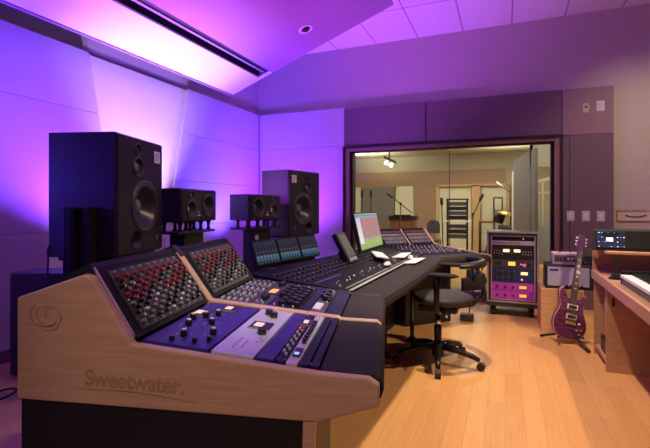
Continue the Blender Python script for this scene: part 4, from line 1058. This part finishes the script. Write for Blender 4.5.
lp_('bridge', MB().box((-.042,-.022,.135),(.042,-.009,.163),'gold'), gt, gW)
for x,z in ((.075,.155),(.098,.105),(.060,.095),(.085,.06)): lp_('control_knob', MB().lathe([(.010,0),(.009,.014)],(x,-.006,z),(0,-1,0),'gold' if z<.11 else 'cream',10), gt, gW)
sg = MB()
for k in range(6): 
    x0 = -.018+.0072*k; sg.cyl((x0*1.1,-.024,.15),(x0,-.026,.83),.0007,'trimmetal',seg=4)
lp_('strings', sg, gt, gW)
# guitar stand
gs = thing('guitar_stand','black folding stand with spread feet holding the purple guitar','guitar stand',(.53,4.60,0))
part('foot', MB().tube([(.57,4.62,.085),(.44,4.62,.055),(.312,4.66,.014)],.012,'black'), gs)
part('foot', MB().tube([(.57,4.62,.085),(.62,4.46,.045),(.665,4.30,.014)],.013,'black'), gs)
part('foot', MB().tube([(.57,4.62,.085),(.60,4.70,.05),(.63,4.78,.014)],.012,'black'), gs)
part('upright', MB().tube([(.57,4.62,.08),(.60,4.70,.35),(.645,4.76,.74)],.011,'black'), gs)
part('cradle', MB().tube([(.44,4.44,.075),(.455,4.54,.05),(.57,4.60,.06),(.65,4.58,.05),(.645,4.48,.075)],.010,'rubber'), gs)
part('neck_yoke', MB().tube([(.61,4.66,.76),(.625,4.72,.745),(.67,4.73,.745),(.68,4.67,.76)],.008,'rubber'), gs)

# ------------------------------------------------------------------ desk at the right
dk = thing('studio_desk','wooden keyboard desk with raised shelf at the right edge','desk',(1.1,3.6,0))
DX = .695; DY1 = 4.35
part('desktop', MB().box((DX-.01,1.6,.64),(1.75,DY1,.715),'deskedge'), dk, .006)
part('end_panel', MB().box((DX+.01,DY1-.03,0),(1.7,DY1,.64),'deskwood'), dk)
part('cabinet_panel', MB().box((DX+.012,3.86,0),(1.7,3.885,.64),'deskwood'), dk, .002)
part('cabinet_floor', MB().box((DX+.02,3.885,.05),(1.7,DY1-.03,.08),'deskwood'), dk)
part('inner_panel', MB().box((1.25,3.885,.08),(1.27,DY1-.03,.64),'deskwood'), dk)
part('cable_slot', MB().box((DX+.05,3.856,.50),(DX+.068,3.861,.565),'slot'), dk)
hu = part('shelf_upright', MB().box((DX+.0,DY1-.03,.715),(1.7,DY1,.90),'deskwood'), dk)
part('shelf', MB().box((DX+.03,3.93,.885),(1.7,DY1,.905),'deskwood'), dk, .003)
# things in the open shelf bay
bs = thing('cable_bundle','bundle of grey cables hanging inside the open desk bay','cables',(.78,4.05,.25))
for k in range(4):
    part('cable', MB().tube([(.735+.012*k,4.00+.03*k,.60),(.73+.01*k,4.03+.03*k,.42),(.735+.014*k,4.0+.04*k,.30-.02*k),(.75,4.05+.02*k,.10)],.008,('knobgrey','grey_plastic','rubber','knobgrey')[k]), bs)
ps = thing('power_strip','dark box low inside the open desk bay','power strip',(.80,4.0,.08))
part('body', MB().box((.73,3.93,.081),(.86,4.20,.20),'black'), ps, .006); part('socket_face', MB().box((.727,3.95,.10),(.731,4.18,.18),'greyunit'), ps)
# profiling amp / synth module on the shelf
dv = thing('amp_modeler','black tabletop amplifier module with blue lit panel on the desk shelf','amplifier',(.9,3.95,.905))
dW = Matrix.Translation((.672,4.06,.917)) @ Matrix.Rotation(math.radians(-3),4,'Z')
def dl(name, mb, par=None): return lp_(name, mb, par or dv, dW)
o = dl('body', MB().prism([(0,0,0),(.62,0,0),(.62,.02,.15),(0,.02,.15)],(0,.20,0),'black')); bev(o,.006)
pn = dl('lit_panel', MB().prism([(.01,-.003,.008),(.20,-.003,.008),(.20,.0165,.143),(.01,.0165,.143)],(0,.003,0),'navy'))
def dpt(x,z): return dW @ Matrix.Translation((x, -.004+.02*z/.15, z)) @ Matrix.Rotation(math.radians(82),4,'X')
link('display', btn('led_white',.045,.03,.003), pn, dpt(.095,.075))
rr = random.Random(3)
for r in range(4):
    for c_ in range(9):
        if 2 < c_ < 6 and r in (1,2): continue
        link('lit_button', btn(rr.choice(('led_blue','led_white','navy','led_blue','btngrey')),rr.choice((.006,.009)),.006,.003), pn, dpt(.022+.021*c_, .02+.036*r))
for x_ in (.06,.10,.14): link('knob', KN['huge'], pn, dpt(x_,.125) @ Matrix.Scale(.7,4))
dl('base_plate', MB().box((-.02,-.02,-.012),(.64,.22,0),'satin'))
# keyboard instrument along the desk front
ky = thing('synthesizer','silver grey synthesizer with white keys along the desk front','keyboard',(.85,2.8,.715))
KX = .745
part('body', MB().prism([(KX,3.56,.716),(KX+.34,3.56,.716),(KX+.34,3.56,.81),(KX+.16,3.56,.80),(KX+.16,3.56,.765),(KX+.01,3.56,.765),(KX,3.56,.755)],(0,-1.9,0),'greyunit'), ky, .003)
part('end_cheek', MB().box((KX-.004,3.56,.716),(KX+.34,3.585,.81),'rackface'), ky, .004)
for k in range(36):
    y = 3.545-.0235*k
    part('white_key', MB().box((KX-.012,y-.022,.766),(KX+.145,y,.785),'keywhite'), ky)
for k in range(36):
    if k%7 in (0,1,3,4,5):
        y = 3.545-.0235*(k+1)+.006; part('black_key', MB().box((KX+.05,y-.012,.785),(KX+.145,y,.797),'knobblack'), ky)
part('control_panel', MB().prism([(KX+.165,3.55,.803),(KX+.33,3.55,.812),(KX+.33,1.7,.812),(KX+.165,1.7,.803)],(0,0,.003),'beige'), ky)
ls = thing('holder_stand','small black holder with weighted foot on the desk under the shelf','stand',(.76,3.83,.715))
part('base', MB().lathe([(.045,0),(.045,.012),(.02,.025)],(.755,3.80,.716),(0,0,1),'black',16), ls)
part('post', MB().prism([(.752,3.82,.73),(.782,3.83,.73),(.782,3.83,.88),(.752,3.82,.88)],(0,.012,0),'black'), ls, .003)
part('lip', MB().box((.725,3.755,.725),(.785,3.79,.76),'black'), ls, .006)

# ------------------------------------------------------------------ wall fittings
def plate(name, label, cat, x, z, w, h, y, m, grp=None):
    t = thing(name,label,cat,(x,y,z),0,grp)
    part('faceplate', MB().box((x-w/2,y-.008,z-h/2),(x+w/2,y,z+h/2),m), t, .003)
    return t
for x, l in ((.742,'left'),(.905,'middle'),(1.062,'right')):
    t = plate('light_switch', f'{l} of the three white light switches beside the window', 'switch', x, 1.14, .085, .125, 6.10, 'switch', 'light switches in a row')
    part('rocker', MB().box((x-.018,6.083,1.105),(x+.018,6.093,1.175),'keywhite'), t, .003)
t = plate('wall_outlet','beige wall outlet with dark socket high on the rose panel','outlet',.905,2.455,.07,.115,6.10,'beige')
part('socket', MB().lathe([(.014,0),(.014,.004)],(.905,6.091,2.465),(0,-1,0),'slot',14), t)
t = plate('wall_switch','pale double switch plate high on the rose panel','switch',1.058,2.465,.085,.125,6.10,'switch')
for z in (2.44,2.49): part('rocker', MB().box((1.04,6.083,z-.02),(1.076,6.093,z+.02),'panel_l'), t, .002)
t = plate('wall_plaque','long pale framed plaque with dark curved stroke on the right wall','plaque',1.43,1.145,.37,.12,6.20,'hinge')
part('frame', MB().box((1.243,6.185,1.20),(1.617,6.196,1.21),'deskwood').box((1.243,6.185,1.08),(1.617,6.196,1.09),'deskwood').box((1.243,6.185,1.08),(1.252,6.196,1.21),'deskwood').box((1.608,6.185,1.08),(1.617,6.196,1.21),'deskwood'), t)
part('stroke', MB().tube([(1.33,6.19,1.148),(1.40,6.19,1.133),(1.48,6.19,1.135),(1.54,6.19,1.155)],.007,'greyunit'), t)

# ------------------------------------------------------------------ lights
def aim(o, tgt): o.rotation_euler = (V(tgt)-o.location).to_track_quat('-Z','Y').to_euler()
def area(name, loc, tgt, sx, sy, e, col, spread=180):
    l = bpy.data.lights.new(name,'AREA'); l.shape = 'RECTANGLE'; l.size = sx; l.size_y = sy; l.energy = e; l.color = col; l.spread = math.radians(spread)
    o = bpy.data.objects.new(name,l); C.objects.link(o); o.location = loc; aim(o,tgt); return o
def spot(name, loc, tgt, e, col, ang, blend=.6, r=.05):
    l = bpy.data.lights.new(name,'SPOT'); l.energy = e; l.color = col; l.spot_size = math.radians(ang); l.spot_blend = blend; l.shadow_soft_size = r
    o = bpy.data.objects.new(name,l); C.objects.link(o); o.location = loc; aim(o,tgt); return o
PUR = (.19,.035,1.0); BLU = (.10,.05,1.0); MAG = (.36,.03,.95); LIL = (.40,.09,.95); WHT = (.66,.44,1.0); WARM = (1.0,.77,.52)
spot('wash_light', (-3.40,3.66,.70), (-3.62,3.70,2.9), 580, WHT, 70, .9)
spot('wash_light', (-3.10,1.35,.55), (-3.72,1.20,2.3), 500, BLU, 110, 1)
spot('wash_light', (-3.10,2.85,.80), (-3.72,2.70,2.5), 440, PUR, 100, 1)
spot('wash_light', (-3.15,5.00,.55), (-3.72,5.05,2.4), 520, BLU, 95, 1)
spot('wash_light', (-2.90,5.40,.55), (-3.10,6.15,2.5), 300, (.29,.035,.95), 115, 1)
spot('wash_light', (-2.45,5.00,.55), (-2.60,6.15,2.2), 150, MAG, 100, 1)
spot('wash_light', (-1.75,5.25,.9), (-1.3,5.35,3.6), 260, LIL, 86, .9)
spot('wash_light', (-2.95,3.40,1.35), (-1.7,3.4,3.5), 330, (.52,.03,.80), 120, .9)
spot('wash_light', (-2.85,3.10,2.30), (-2.58,4.45,1.36), 420, (.45,.03,.95), 30, .9)  # added spill, no fixture: tints the far speaker's side purple
spot('wash_light', (-3.40,.80,1.5), (-2.6,2.0,1.3), 22, BLU, 70, .9)  # added blue spill for the near speaker's side
spot('downlight_or_fill', (.2,3.0,3.6), (-2.36,2.62,1.27), 110, WARM, 30, .9, .08)  # added fill on the near speaker fronts, brings out the cones
spot('downlight_or_fill', (.3,3.9,3.6), (.3,5.1,.55), 150, (1,.84,.74), 24, .9, .08)  # added fill that brightens the road case and guitar corner
spot('downlight_or_fill', (.2,4.0,3.6), (-2.36,4.55,1.3), 110, WARM, 30, .9, .08)  # same added fill for the far speaker fronts
spot('downlight_or_fill', (-.22,3.2,3.6), (.02,3.2,0), 500, WARM, 62, .5, .06)
spot('downlight_or_fill', (1.8,3.4,3.6), (1.0,3.4,0), 380, WARM, 84, .5, .06)
spot('downlight_or_fill', (-.9,-1.3,3.6), (-.45,1.25,.75), 210, WARM, 42, .8, .1)  # fill added behind the camera for the maple side panel
spot('downlight_or_fill', (1.7,4.3,3.6), (1.45,6.2,1.3), 170, WARM, 75, 1, .1)  # added spot, warms the wall right of the window
spot('downlight_or_fill', (.9,1.2,3.6), (-1.1,1.75,.9), 330, (1,.86,.70), 24, .9, .08)  # added spot that lifts the near channel racks
spot('downlight_or_fill', (-.1,3.6,3.6), (-.85,4.75,.9), 360, (1,.86,.72), 26, .8, .08)  # extra light added over the far console wing
area('live_light', (-1.5,9.8,2.68), (-1.5,9.8,0), 3.0, 3.0, 95, (1,.91,.72))
area('live_light', (.75,7.4,2.6), (.6,8.9,1.4), .5, .5, 22, (1,.93,.76))  # added fill, brightens the door beside the partition
spot('live_light', (.15,10.6,2.1), (.15,10.7,2.72), 420, (1,.92,.68), 140, .9, .1)
spot('live_light', (-3.5,11.2,2.2), (-3.4,11.5,2.72), 130, (1,.92,.70), 140, .9, .1)
w = bpy.data.worlds.new('world'); bpy.context.scene.world = w; w.use_nodes = True
w.node_tree.nodes['Background'].inputs['Color'].default_value = (.02,.015,.03,1)

# ------------------------------------------------------------------ camera
cam = bpy.data.cameras.new('camera'); co = bpy.data.objects.new('camera',cam); C.objects.link(co)
cam.sensor_width = 36; cam.lens = 435/650*36; cam.shift_y = -17/650; cam.clip_start = .05
co.location = (0,0,1.25); co.rotation_euler = (PI/2,0,math.radians(22.5))
sc = bpy.context.scene; sc.camera = co
sc.view_settings.view_transform = 'Standard'; sc.view_settings.look = 'None'; sc.view_settings.exposure = 0; sc.view_settings.gamma = 1
